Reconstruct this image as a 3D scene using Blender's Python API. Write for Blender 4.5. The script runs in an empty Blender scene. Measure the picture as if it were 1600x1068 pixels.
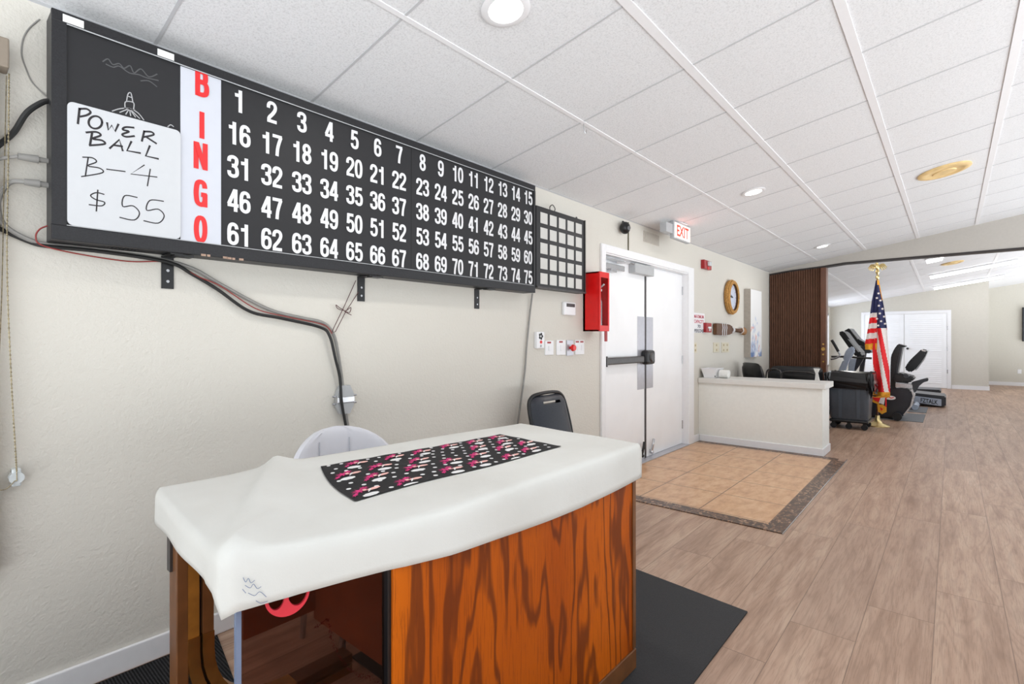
import bpy, bmesh, math, random
from mathutils import Vector, Matrix
random.seed(7)
sc = bpy.context.scene
C = sc.collection
PI = math.pi

# ------------------------------------------------------------------ camera
TH = math.radians(40.654)
H = 1.3
cd = bpy.data.cameras.new('camera'); cam = bpy.data.objects.new('camera', cd); C.objects.link(cam)
cam.location = (0, 0, H); cam.rotation_euler = (PI/2, 0, TH-PI/2)
cd.sensor_width = 36; cd.lens = 18; cd.shift_y = -0.0025; cd.clip_start = .01; cd.clip_end = 200
sc.camera = cam

# ------------------------------------------------------------------ world, exposure, daylight
w = bpy.data.worlds.new('World'); sc.world = w; w.use_nodes = True
bg = w.node_tree.nodes['Background']
# overcast sky above the horizon, a stronger glow added below it to brighten the ceiling (unseen sides left open)
_n = w.node_tree.nodes; _l = w.node_tree.links
_tc0 = _n.new('ShaderNodeTexCoord'); _sp = _n.new('ShaderNodeSeparateXYZ'); _l.new(_tc0.outputs['Generated'], _sp.inputs[0])
_mr = _n.new('ShaderNodeMapRange'); _l.new(_sp.outputs[2], _mr.inputs[0])
_mr.inputs[1].default_value = -.03; _mr.inputs[2].default_value = .03; _mr.inputs[3].default_value = 3.2; _mr.inputs[4].default_value = 0.5
bg.inputs[0].default_value = (0.94, 0.985, 1.02, 1); _l.new(_mr.outputs[0], bg.inputs[1])
sc.view_settings.view_transform = 'Standard'; sc.view_settings.look = 'None'
sc.view_settings.exposure = 0.1; sc.view_settings.gamma = 1.0; sc.view_settings.use_curve_mapping = False

WALL = 2.47          # the long wall on the left
HEAD = 9.93          # header between the two rooms
FARX = 17.8
def ceil_z(y): return 2.5 + .163*(WALL-y)
def far_z(x, y): return 2.25 + .158*(2.7-y) + .02*(FARX-x)

# measured points: where a sight line from the tripod meets a plane of the room
_F = Vector((math.cos(TH), math.sin(TH), 0)); _R = Vector((math.sin(TH), -math.cos(TH), 0))
def _ray(u, v): return _F + _R*((u-800)/800) + Vector((0, 0, (530-v)/800))
EYE = Vector((0, 0, H))
def AY(u, v, Y=WALL): d = _ray(u, v); return EYE + d*(Y/d.y)
def AX(u, v, X): d = _ray(u, v); return EYE + d*(X/d.x)
def AZ(u, v, Z=0): d = _ray(u, v); return EYE + d*((Z-H)/d.z)
def AC(u, v):
    d = _ray(u, v); t = (2.5 + .163*WALL - H)/(d.z + .163*d.y); return EYE + d*t
def AF(u, v):
    d = _ray(u, v); t = (2.25+.158*2.7+.02*FARX-H)/(d.z+.158*d.y+.02*d.x); return EYE + d*t

# ------------------------------------------------------------------ materials
def lin(c): return tuple(((x/255)/12.92 if x/255 <= .04045 else ((x/255+.055)/1.055)**2.4) for x in c) + (1,)
class NT:
    def __init__(s, name):
        s.m = bpy.data.materials.new(name); s.m.use_nodes = True
        s.n = s.m.node_tree.nodes; s.l = s.m.node_tree.links; s.b = s.n['Principled BSDF']
    def new(s, t, **k):
        o = s.n.new(t)
        for a, v in k.items(): setattr(o, a, v)
        return o
    def link(s, a, b): s.l.new(a, b)
    def val(s, sock, v):
        if hasattr(v, 'default_value') or hasattr(v, 'is_output'): s.link(v, sock)
        else: sock.default_value = v
    def math(s, op, a, b=0, c=0):
        o = s.new('ShaderNodeMath', operation=op)
        s.val(o.inputs[0], a); s.val(o.inputs[1], b); s.val(o.inputs[2], c); return o.outputs[0]
    def mix(s, f, a, b, mode='MIX'):
        o = s.new('ShaderNodeMix', data_type='RGBA', blend_type=mode)
        s.val(o.inputs[0], f); s.val(o.inputs[6], a); s.val(o.inputs[7], b); return o.outputs[2]
    def ramp(s, f, stops):
        o = s.new('ShaderNodeValToRGB'); e = o.color_ramp.elements
        while len(e) < len(stops): e.new(.5)
        for i, (p, c) in enumerate(stops): e[i].position = p; e[i].color = c
        s.link(f, o.inputs[0]); return o.outputs[0]
    def noise(s, vec, scale, detail=3, rough=.5, out=0):
        o = s.new('ShaderNodeTexNoise'); s.link(vec, o.inputs['Vector'])
        o.inputs['Scale'].default_value = scale; o.inputs['Detail'].default_value = detail; o.inputs['Roughness'].default_value = rough
        return o.outputs[out]
    def pos(s): return s.new('ShaderNodeNewGeometry').outputs['Position']
    def obj(s): return s.new('ShaderNodeTexCoord').outputs['Object']
    def scale(s, vec, sc_, loc=(0, 0, 0)):
        o = s.new('ShaderNodeMapping'); s.link(vec, o.inputs[0]); o.inputs['Scale'].default_value = sc_; o.inputs['Location'].default_value = loc; return o.outputs[0]
    def bump(s, h, st=.3, dist=.01):
        o = s.new('ShaderNodeBump'); o.inputs['Strength'].default_value = st; o.inputs['Distance'].default_value = dist
        s.link(h, o.inputs['Height']); s.link(o.outputs[0], s.b.inputs['Normal'])
    def col(s, c): s.val(s.b.inputs['Base Color'], c)
    def set(s, rough=.5, metal=0, spec=.5):
        s.b.inputs['Roughness'].default_value = rough; s.b.inputs['Metallic'].default_value = metal; s.b.inputs['Specular IOR Level'].default_value = spec
def plain(name, rgb, rough=.5, metal=0, var=.06, scale=30, bump=0, spec=.5):
    t = NT(name); c = lin(rgb); t.set(rough, metal, spec)
    n = t.noise(t.obj(), scale, 3)
    d = tuple(x*(1-var) for x in c[:3])+(1,); e = tuple(min(1, x*(1+var)) for x in c[:3])+(1,)
    t.col(t.ramp(n, [(.3, d), (.7, e)]))
    if bump: t.bump(n, bump, .003)
    return t.m
def glow(name, rgb, st):
    t = NT(name); t.set(.4); t.b.inputs['Base Color'].default_value = lin(rgb)
    t.b.inputs['Emission Color'].default_value = lin(rgb); t.b.inputs['Emission Strength'].default_value = st; return t.m

def wall_mat(name, rgb):
    t = NT(name); p = t.pos(); t.set(.75, spec=.25)
    n = t.noise(p, 1.3, 2); c = lin(rgb)
    t.col(t.ramp(n, [(.3, tuple(x*.97 for x in c[:3])+(1,)), (.7, c)]))
    h = t.math('ADD', t.noise(p, 55, 3, .55), t.math('MULTIPLY', t.noise(p, 140, 2), .4))
    t.bump(h, .55, .006); return t.m
M_wall = wall_mat('wall paint textured', (216, 212, 203))
M_halfwall = plain('half wall paint', (236, 237, 232), .7, var=.02)
M_farwall = plain('far room wall paint', (206, 202, 192), .75, var=.02)
M_header = plain('header paint', (188, 183, 176), .8, var=.02)

def ceil_mat():
    t = NT('ceiling tile stipple'); p = t.pos(); t.set(.85, spec=.2)
    n = t.noise(p, 120, 4, .7); v = t.noise(p, 60, 3, .6)
    t.col(t.ramp(n, [(.36, lin((214, 215, 217))), (.52, lin((232, 233, 235)))]))
    t.bump(t.math('ADD', n, v), .3, .006); return t.m
M_ceil = ceil_mat()
M_ceilfar = plain('far ceiling tile', (226, 226, 228), .8, var=.02)
M_tee = plain('white enamel ceiling tee', (236, 236, 238), .4, var=.01)
M_teegrey = plain('thin ceiling tee', (196, 197, 200), .5, var=.02)
M_white = plain('white gloss trim paint', (238, 238, 240), .35, var=.015)
M_doorwhite = plain('white door paint', (244, 245, 247), .35, var=.02, scale=4)

def floor_mat():
    t = NT('oak vinyl planks'); t.set(.42, spec=.4); p = t.pos()
    s = t.new('ShaderNodeSeparateXYZ'); t.link(p, s.inputs[0])
    ry = t.math('DIVIDE', t.math('SUBTRACT', s.outputs[1], .06), .2535)
    row = t.math('FLOOR', ry)
    cx = t.math('DIVIDE', t.math('ADD', t.math('SUBTRACT', s.outputs[0], 3.037), t.math('MULTIPLY', row, .405)), 1.67)
    colm = t.math('FLOOR', cx)
    cmb = t.new('ShaderNodeCombineXYZ'); t.link(row, cmb.inputs[0]); t.link(colm, cmb.inputs[1])
    wn = t.new('ShaderNodeTexWhiteNoise', noise_dimensions='2D'); t.link(cmb.outputs[0], wn.inputs['Vector'])
    shift = t.math('MULTIPLY', wn.outputs[0], 37)
    c2 = t.new('ShaderNodeCombineXYZ'); t.link(t.math('MULTIPLY', s.outputs[0], 1.0), c2.inputs[0]); t.link(t.math('MULTIPLY', s.outputs[1], 9), c2.inputs[1]); t.link(shift, c2.inputs[2])
    big = t.noise(c2.outputs[0], 1.6, 4, .6)
    c3 = t.new('ShaderNodeCombineXYZ'); t.link(t.math('MULTIPLY', s.outputs[0], .45), c3.inputs[0]); t.link(t.math('MULTIPLY', s.outputs[1], 4.2), c3.inputs[1]); t.link(shift, c3.inputs[2])
    wv = t.noise(c3.outputs[0], 1.3, 2, .5)
    rings = t.math('SINE', t.math('MULTIPLY', wv, 95))
    c4 = t.new('ShaderNodeCombineXYZ'); t.link(t.math('MULTIPLY', s.outputs[0], 5), c4.inputs[0]); t.link(t.math('MULTIPLY', s.outputs[1], 160), c4.inputs[1]); t.link(shift, c4.inputs[2])
    fine = t.noise(c4.outputs[0], 1.5, 3, .6)
    base = t.ramp(big, [(.28, lin((146, 114, 92))), (.5, lin((185, 153, 130))), (.72, lin((206, 178, 155)))])
    tint = t.mix(t.math('MULTIPLY', wn.outputs[0], .6), base, lin((160, 132, 114)))
    lines = t.math('MULTIPLY', t.math('SMOOTH_MAX', t.math('SUBTRACT', rings, .3), 0, .2), .26)
    c5 = t.mix(lines, tint, lin((110, 84, 68)))
    fl = t.math('MULTIPLY', t.math('GREATER_THAN', fine, .56), .26)
    c6 = t.mix(fl, c5, lin((112, 84, 66)))
    dark = t.mix(t.math('MULTIPLY', t.math('LESS_THAN', wn.outputs[0], .16), .22), c6, lin((120, 92, 78)))
    fy = t.math('FRACT', ry); fx = t.math('FRACT', cx)
    ey = t.math('LESS_THAN', t.math('MINIMUM', fy, t.math('SUBTRACT', 1, fy)), .007)
    ex = t.math('LESS_THAN', t.math('MINIMUM', fx, t.math('SUBTRACT', 1, fx)), .0012)
    e = t.math('MULTIPLY', t.math('MAXIMUM', ey, ex), .6)
    t.col(t.mix(e, dark, lin((88, 66, 54))))
    t.bump(t.math('SUBTRACT', fine, e), .12, .002); return t.m
M_floor = floor_mat()

def tile_mat():
    t = NT('tan ceramic floor tile'); t.set(.3, spec=.5); p = t.pos()
    s = t.new('ShaderNodeSeparateXYZ'); t.link(p, s.inputs[0])
    gx = t.math('FRACT', t.math('DIVIDE', t.math('SUBTRACT', s.outputs[0], 3.92), .49))
    gy = t.math('FRACT', t.math('DIVIDE', t.math('SUBTRACT', s.outputs[1], .972), .489))
    e = t.math('MAXIMUM', t.math('LESS_THAN', gx, .016), t.math('LESS_THAN', gy, .016))
    n = t.noise(t.scale(p, (2, 4, 1)), 3, 6, .65)
    base = t.ramp(n, [(.32, lin((184, 136, 98))), (.5, lin((206, 162, 122))), (.68, lin((217, 180, 142)))])
    t.col(t.mix(e, base, lin((112, 84, 64)))); t.bump(t.math('SUBTRACT', 1, e), .3, .003); return t.m
M_tile = tile_mat()
def mosaic_mat():
    t = NT('brown pebble mosaic strip'); t.set(.35); p = t.pos()
    v = t.new('ShaderNodeTexVoronoi'); t.link(t.scale(p, (30, 48, 1)), v.inputs['Vector']); v.inputs['Scale'].default_value = 1
    v2 = t.new('ShaderNodeTexVoronoi', feature='DISTANCE_TO_EDGE'); t.link(t.scale(p, (30, 48, 1)), v2.inputs['Vector']); v2.inputs['Scale'].default_value = 1
    bw = t.new('ShaderNodeRGBToBW'); t.link(v.outputs['Color'], bw.inputs[0])
    c = t.ramp(bw.outputs[0], [(.2, lin((70, 46, 34))), (.5, lin((112, 80, 60))), (.85, lin((164, 130, 104)))])
    t.col(t.mix(t.math('LESS_THAN', v2.outputs[0], .07), c, lin((62, 48, 40)))); return t.m
M_mosaic = mosaic_mat()

def oak_mat():
    t = NT('stained oak veneer'); t.set(.45, spec=.2); p = t.pos()
    pp = t.scale(p, (1, 1, .16))
    n = t.noise(pp, 5.5, 3, .5)
    rings = t.math('SINE', t.math('MULTIPLY', n, 50))
    fine = t.noise(t.scale(p, (1, 1, .03)), 240, 3, .6)
    base = t.ramp(t.noise(pp, 3, 2), [(.3, lin((164, 72, 0))), (.7, lin((202, 100, 4)))])
    dk = t.ramp(rings, [(.35, (0, 0, 0, 1)), (.95, (1, 1, 1, 1))])
    c = t.mix(t.math('MULTIPLY', dk, .72), base, lin((78, 30, 8)))
    t.col(t.mix(t.math('MULTIPLY', t.math('GREATER_THAN', fine, .56), .35), c, lin((92, 40, 12))))
    t.bump(fine, .08, .001); return t.m
M_oak = oak_mat()
M_brownwood = plain('brown wood stile', (112, 70, 36), .4, var=.2, scale=14)
M_darkwood = plain('dark walnut panel', (150, 84, 52), .4, var=.2, scale=9)
M_brass = plain('worn brass edging', (190, 150, 84), .25, .9, var=.2, scale=20)
M_gold = plain('polished gold', (232, 210, 152), .28, 1, var=.1)
def acr_mat():
    t = NT('smoked acrylic'); t.set(.04, spec=.5); t.b.inputs['Base Color'].default_value = (.17, .085, .066, 1)
    t.b.inputs['Transmission Weight'].default_value = 1; t.b.inputs['IOR'].default_value = 1.2
    n = t.noise(t.obj(), 3, 2); t.col(t.ramp(n, [(.3, (.27, .15, .12, 1)), (.7, (.31, .18, .15, 1))])); return t.m
M_acrylic = acr_mat()
M_acredge = plain('acrylic bright edge', (120, 134, 160), .15, var=.05)
def glass_mat():
    t = NT('clear glass'); t.set(.03); t.b.inputs['Transmission Weight'].default_value = 1; t.b.inputs['IOR'].default_value = 1.1
    t.col(t.ramp(t.noise(t.obj(), 4), [(.3, (.9, .92, .92, 1)), (.7, (.95, .96, .96, 1))])); return t.m
M_glass = glass_mat()

def cloth_mat():
    t = NT('white cotton cloth'); t.set(.85, spec=.15); p = t.pos()
    n = t.noise(p, 2.5, 4); wv = t.noise(t.scale(p, (300, 300, 300)), 1, 2)
    t.col(t.ramp(n, [(.3, lin((205, 204, 199))), (.7, lin((217, 217, 213)))]))
    t.bump(t.math('ADD', t.noise(p, 9, 4, .6), t.math('MULTIPLY', wv, .15)), .18, .012); return t.m
M_cloth = cloth_mat()
M_rblack = plain('black printed cotton', (14, 12, 16), .8, var=.3, scale=60)
M_rwhite = plain('white print', (226, 226, 226), .8)
M_rpink = plain('pink print', (238, 186, 178), .8, var=.1)
M_rmag = plain('magenta print', (198, 40, 112), .8, var=.3, scale=80)

M_blackmetal = plain('black powder coated metal', (34, 34, 37), .45, .2, var=.25, scale=200, bump=.15)
M_boardface = plain('charcoal board face', (44, 44, 46), .5, var=.03, spec=.25)
M_panelwhite = plain('pale letter panel', (204, 207, 216), .4, var=.01)
M_whiteboard = plain('dry erase white', (203, 205, 208), .35, var=.01)
M_num = plain('white numerals', (222, 222, 224), .5, var=.01)
M_red = plain('red lettering', (226, 38, 40), .5, var=.03)
M_ink = plain('black marker ink', (38, 34, 38), .6, var=.1)
M_chalk = plain('faded grey print', (176, 176, 178), .7)
M_faint = plain('faint scrape', (84, 84, 86), .7)
M_blueink = plain('faint blue ink', (120, 132, 158), .8)
M_tape = plain('white tape', (232, 232, 230), .5)
M_greyhole = plain('grey square', (206, 205, 200), .6, var=.02)
M_firered = plain('fire red enamel', (222, 20, 20), .3, var=.04)
M_darkred = plain('dark red plastic', (158, 22, 30), .35, var=.08)
M_inner = plain('cabinet interior', (140, 60, 48), .6, var=.15)
M_plwhite = plain('white plastic', (236, 236, 238), .35, var=.01)
M_plgrey = plain('grey plastic', (176, 178, 180), .4, var=.03)
M_beige = plain('beige plastic', (214, 206, 184), .4, var=.03)
M_black = plain('black plastic', (20, 20, 22), .35, var=.1)
M_rubber = plain('black rubber', (26, 26, 28), .7, var=.15)
M_chrome = plain('brushed steel', (196, 197, 200), .25, .9, var=.05)
M_alum = plain('aluminium plate', (190, 190, 197), .35, .5, var=.04)
M_bronze = plain('dark bronze metal', (82, 80, 80), .35, .7, var=.1)
M_leather = plain('black leather', (24, 25, 28), .3, var=.25, scale=120, bump=.2)
M_navyvinyl = plain('navy black vinyl', (34, 38, 48), .35, var=.25, scale=150, bump=.2)
M_chairwhite = plain('white upholstery', (216, 217, 224), .5, var=.01)
M_cable_black = plain('black cable jacket', (28, 28, 28), .5)
M_cable_grey = plain('grey cable jacket', (142, 140, 136), .5)
M_cable_red = plain('thin red wire', (150, 60, 56), .5)
M_string = plain('maroon string', (92, 62, 62), .8)
M_chain = plain('beaded chain', (150, 138, 110), .35, .5, var=.5, scale=160)
M_clear = plain('clear plastic tensioner', (214, 220, 222), .1, var=.1)
M_rope = plain('tan rope', (188, 140, 76), .8, var=.35, scale=60, bump=.4)
M_paddle = plain('dark brown stained wood', (94, 60, 34), .5, var=.25, scale=20)
M_face = plain('pale clock face', (206, 214, 232), .3, var=.03)
M_accordion = plain('brown vinyl partition', (106, 76, 60), .5, var=.12, scale=12)
M_post = plain('reddish brown post', (98, 58, 36), .4, var=.15, scale=8)
M_tan = plain('yellowed round cover', (226, 196, 140), .6, var=.12, scale=16)
M_mat = plain('black rubber floor mat', (42, 42, 44), .75, var=.18, scale=220, bump=.4)
def rib_mat():
    t = NT('ribbed black carpet mat'); t.set(.95, spec=.1); p = t.obj()
    s = t.new('ShaderNodeSeparateXYZ'); t.link(p, s.inputs[0])
    r = t.math('SINE', t.math('MULTIPLY', s.outputs[0], 620)); n = t.noise(p, 200, 2)
    t.col(t.ramp(t.math('ADD', t.math('MULTIPLY', r, .35), n), [(.3, lin((24, 24, 25))), (.8, lin((58, 58, 60)))])); t.bump(r, .5, .004); return t.m
M_rib = rib_mat()
M_gymmat = plain('grey gym mat', (120, 121, 124), .8, var=.1)
M_bin = plain('slate grey bin plastic', (78, 85, 94), .4, var=.06)
M_liner = plain('black bin liner film', (22, 20, 22), .18, var=.2)
M_steelblue = plain('silver blue casting', (176, 186, 202), .35, .3, var=.05)
M_darkgrey = plain('charcoal moulding', (48, 50, 56), .35, var=.08)
M_shroud = plain('glossy dark shroud', (36, 38, 46), .22, var=.06)
M_flagblue = plain('flag navy', (38, 42, 84), .8)
M_flagred = plain('flag red', (226, 22, 30), .7, var=.08)
M_flagwhite = plain('flag white', (232, 224, 220), .8)
M_fringe = plain('gold fringe', (232, 160, 32), .6, var=.2, scale=80)
M_blind = plain('taupe blind', (140, 128, 114), .6, var=.04)
M_redplastic = plain('coral red plastic', (206, 46, 60), .35)
M_cap = plain('pale grey counter cap', (222, 221, 217), .4, var=.02)
M_desktop = plain('grey laminate', (92, 90, 92), .4, var=.1)
M_paper = plain('paper', (236, 236, 232), .8)
M_exitface = glow('exit sign face', (255, 236, 226), 1.0)
M_exitred = glow('exit letters', (255, 52, 36), 1.2)
M_lens = glow('downlight lens', (255, 250, 242), 9)
M_tube = glow('fluorescent tube', (255, 255, 255), 6)
M_skyglass = glow('bright daylit pane', (235, 244, 255), 4)
M_redspeck = plain('small red specks', (150, 40, 36), .3, .3, var=.5, scale=300)
def art_mat():
    t = NT('watercolour canvas'); t.set(.7); p = t.obj()
    s = t.new('ShaderNodeSeparateXYZ'); t.link(p, s.inputs[0])
    n = t.noise(p, 5, 4, .6); n2 = t.noise(t.scale(p, (1, 1, 1), (3, 1, 7)), 7, 3, .6)
    k = t.math('MULTIPLY', s.outputs[2], 1.0)
    f = t.math('ADD', t.math('MULTIPLY', t.math('SUBTRACT', n, .5), 2.2), t.math('SUBTRACT', .62, k))
    c = t.ramp(f, [(.28, lin((232, 232, 232))), (.48, lin((196, 204, 222))), (.72, lin((104, 128, 172)))])
    t.col(t.mix(t.math('MULTIPLY', t.math('GREATER_THAN', n2, .62), t.math('LESS_THAN', k, .5)), c, lin((226, 182, 178)))); return t.m
M_art = art_mat()

# ------------------------------------------------------------------ object helpers
def worg(o):
    v = Vector((0, 0, 0))
    while o: v += o.location; o = o.parent
    return v
def obj(name, bm, mats, parent=None, smooth=False, kind=None, label=None, origin=None, doubles=False):
    if doubles: bmesh.ops.remove_doubles(bm, verts=bm.verts, dist=1e-5)
    bmesh.ops.recalc_face_normals(bm, faces=bm.faces)
    if parent is not None: org = worg(parent)
    elif origin is not None: org = Vector(origin)
    else:
        xs = [v.co for v in bm.verts]
        org = Vector(((min(c.x for c in xs)+max(c.x for c in xs))/2, (min(c.y for c in xs)+max(c.y for c in xs))/2, min(c.z for c in xs)))
    bmesh.ops.translate(bm, verts=bm.verts, vec=-org)
    me = bpy.data.meshes.new(name); bm.to_mesh(me); bm.free()
    for m in (mats if isinstance(mats, (list, tuple)) else [mats]): me.materials.append(m)
    if smooth:
        for p in me.polygons: p.use_smooth = True
        try: me.set_sharp_from_angle(angle=math.radians(40))
        except Exception: pass
    o = bpy.data.objects.new(name, me); C.objects.link(o)
    if parent is not None: o.parent = parent
    else: o.location = org
    if kind: o['kind'] = kind
    if label: o['label'] = label
    return o
def tag(o, label, cat, group=None):
    o['label'] = label; o['category'] = cat
    if group: o['group'] = group
    return o
def thing(name, loc, label, cat, group=None):
    o = bpy.data.objects.new(name, None); C.objects.link(o); o.location = loc; o.empty_display_size = .1
    return tag(o, label, cat, group)
def struct(name, bm, m, **k): return obj(name, bm, m, kind='structure', **k)
def sempty(name, loc):
    o = bpy.data.objects.new(name, None); C.objects.link(o); o.location = loc; o['kind'] = 'structure'; return o
BM = bmesh.new
def box(bm, x0, x1, y0, y1, z0, z1, mi=0, r=0, M=None, seg=2):
    d = bmesh.ops.create_cube(bm, size=1); vs = d['verts']
    for v in vs: v.co = Vector(((x0+x1)/2+v.co.x*(x1-x0), (y0+y1)/2+v.co.y*(y1-y0), (z0+z1)/2+v.co.z*(z1-z0)))
    fs = list({f for v in vs for f in v.link_faces})
    for f in fs: f.material_index = mi
    if r:
        es = list({e for v in vs for e in v.link_edges})
        g = bmesh.ops.bevel(bm, geom=es, offset=r, segments=seg, affect='EDGES', profile=.5)
        vs = list({v for f in g['faces'] for v in f.verts} | {v for v in vs if v.is_valid})
        for f in g['faces']: f.material_index = mi
    if M is not None: bmesh.ops.transform(bm, matrix=M, verts=vs)
    return vs
def frame_of(d):
    d = d.normalized(); a = Vector((0, 0, 1)) if abs(d.z) < .9 else Vector((1, 0, 0))
    x = d.cross(a).normalized(); return x, d.cross(x).normalized()
def cyl(bm, p0, p1, r0, r1=None, seg=16, mi=0, caps=True):
    p0 = Vector(p0); p1 = Vector(p1); r1 = r0 if r1 is None else r1
    x, y = frame_of(p1-p0); A = []; B = []
    for i in range(seg):
        a = 2*PI*i/seg; d = x*math.cos(a)+y*math.sin(a)
        A.append(bm.verts.new(p0+d*r0)); B.append(bm.verts.new(p1+d*r1))
    for i in range(seg):
        f = bm.faces.new((A[i], A[(i+1) % seg], B[(i+1) % seg], B[i])); f.material_index = mi
    if caps:
        bm.faces.new(A).material_index = mi; bm.faces.new(B[::-1]).material_index = mi
def smooth_path(pts, n=6):
    P = [Vector(p) for p in pts]
    if len(P) < 3: return P
    out = []
    for i in range(len(P)-1):
        a = P[max(i-1, 0)]; b = P[i]; c = P[i+1]; d = P[min(i+2, len(P)-1)]
        for k in range(n):
            t = k/n
            out.append(.5*((2*b)+(c-a)*t+(2*a-5*b+4*c-d)*t*t+(3*b-a-3*c+d)*t**3))
    out.append(P[-1]); return out
def tube(bm, pts, r, seg=8, mi=0, n=6, smooth=True, closed=False):
    P = smooth_path(pts, n) if smooth else [Vector(p) for p in pts]
    P = [p for i, p in enumerate(P) if i == 0 or (p-P[i-1]).length > 1e-6]
    rings = []; x = None
    for i, p in enumerate(P):
        d = (P[min(i+1, len(P)-1)]-P[max(i-1, 0)])
        if closed: d = P[(i+1) % len(P)]-P[i-1]
        d = d.normalized()
        if x is None: x, y = frame_of(d)
        else:
            x = x-d*x.dot(d)
            if x.length < 1e-6: x, y = frame_of(d)
            x.normalize(); y = d.cross(x)
        rr = r[min(i*len(r)//len(P), len(r)-1)] if isinstance(r, (list, tuple)) else r
        rings.append([bm.verts.new(p+(x*math.cos(2*PI*k/seg)+y*math.sin(2*PI*k/seg))*rr) for k in range(seg)])
    m = len(rings)
    for i in range(m if closed else m-1):
        a = rings[i]; b = rings[(i+1) % m]
        for k in range(seg):
            bm.faces.new((a[k], a[(k+1) % seg], b[(k+1) % seg], b[k])).material_index = mi
    if not closed:
        bm.faces.new(rings[0][::-1]).material_index = mi; bm.faces.new(rings[-1]).material_index = mi
def prism(bm, pts, ext, mi=0):
    """planar outline (3D points) pushed along vector ext"""
    P = [Vector(p) for p in pts]; e = Vector(ext)
    a = [bm.verts.new(p) for p in P]; b = [bm.verts.new(p+e) for p in P]; n = len(P)
    bm.faces.new(a).material_index = mi; bm.faces.new(b[::-1]).material_index = mi
    for i in range(n): bm.faces.new((a[i], b[i], b[(i+1) % n], a[(i+1) % n])).material_index = mi
    return a+b
def lathe(bm, prof, c, seg=24, axis='z', mi=0):
    c = Vector(c); rings = []
    ax = {'z': lambda r, h, a: Vector((r*math.cos(a), r*math.sin(a), h)), 'y': lambda r, h, a: Vector((r*math.cos(a), h, r*math.sin(a))), 'x': lambda r, h, a: Vector((h, r*math.cos(a), r*math.sin(a)))}[axis]
    for r, h in prof: rings.append([bm.verts.new(c+ax(max(r, 1e-4), h, 2*PI*k/seg)) for k in range(seg)])
    for i in range(len(rings)-1):
        for k in range(seg): bm.faces.new((rings[i][k], rings[i][(k+1) % seg], rings[i+1][(k+1) % seg], rings[i+1][k])).material_index = mi
    bm.faces.new(rings[0][::-1]).material_index = mi; bm.faces.new(rings[-1]).material_index = mi
def ball(bm, c, rx, ry=None, rz=None, seg=16, mi=0):
    ry = rx if ry is None else ry; rz = rx if rz is None else rz
    d = bmesh.ops.create_uvsphere(bm, u_segments=seg, v_segments=max(6, seg//2), radius=1)
    for v in d['verts']: v.co = Vector(c)+Vector((v.co.x*rx, v.co.y*ry, v.co.z*rz))
    for f in {f for v in d['verts'] for f in v.link_faces}: f.material_index = mi
def rrect(w, h, r, n=5):
    out = []
    for cx, cy, a0 in ((w/2-r, h/2-r, 0), (-w/2+r, h/2-r, 90), (-w/2+r, -h/2+r, 180), (w/2-r, -h/2+r, 270)):
        for k in range(n+1):
            a = math.radians(a0+90*k/n); out.append((cx+r*math.cos(a), cy+r*math.sin(a)))
    return out
def holed(bm, x0, x1, z0, z1, holes, y0, y1, mi=0):
    """wall slab in the xz plane with rectangular openings, built of quads"""
    xs = sorted({x0, x1, *[h[0] for h in holes], *[h[1] for h in holes]}); zs = sorted({z0, z1, *[h[2] for h in holes], *[h[3] for h in holes]})
    def inside(cx, cz): return any(h[0] < cx < h[1] and h[2] < cz < h[3] for h in holes)
    for i in range(len(xs)-1):
        for j in range(len(zs)-1):
            if not inside((xs[i]+xs[i+1])/2, (zs[j]+zs[j+1])/2):
                box(bm, xs[i], xs[i+1], y0, y1, zs[j], zs[j+1], mi)
# lettering with the built-in font, flattened into a mesh
_tc = {}
def glyphs(s, off=0.0):
    k = (s, off)
    if k not in _tc:
        cu = bpy.data.curves.new('t', 'FONT'); cu.body = s; cu.size = 1; cu.offset = off; cu.resolution_u = 4
        o = bpy.data.objects.new('t', cu); C.objects.link(o)
        dg = bpy.context.evaluated_depsgraph_get(); me = o.evaluated_get(dg).to_mesh()
        vs = [v.co.copy() for v in me.vertices]; fs = [tuple(p.vertices) for p in me.polygons]
        o.evaluated_get(dg).to_mesh_clear(); bpy.data.objects.remove(o); bpy.data.curves.remove(cu)
        x0 = min(v.x for v in vs); x1 = max(v.x for v in vs); y0 = min(v.y for v in vs); y1 = max(v.y for v in vs)
        _tc[k] = ([((v.x-(x0+x1)/2), (v.y-(y0+y1)/2)) for v in vs], fs, x1-x0, y1-y0)
    return _tc[k]
def text(bm, s, c, h, w=None, xs=1.0, off=0.0, X=(1, 0, 0), Z=(0, 0, 1), mi=0, thick=.0012):
    vs, fs, tw, th = glyphs(s, off); ky = h/th; kx = (w/tw) if w else ky*xs
    c = Vector(c); X = Vector(X).normalized(); Z = Vector(Z).normalized(); N = X.cross(Z)
    V = [bm.verts.new(c+X*(a*kx)+Z*(b*ky)+N*thick) for a, b in vs]
    for f in fs:
        try: bm.faces.new([V[i] for i in f]).material_index = mi
        except ValueError: pass
    # N points at the viewer; give it a hair of depth
    bnd = [e for e in bm.edges if e.is_boundary and e.verts[0] in set(V)] if False else []
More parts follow.
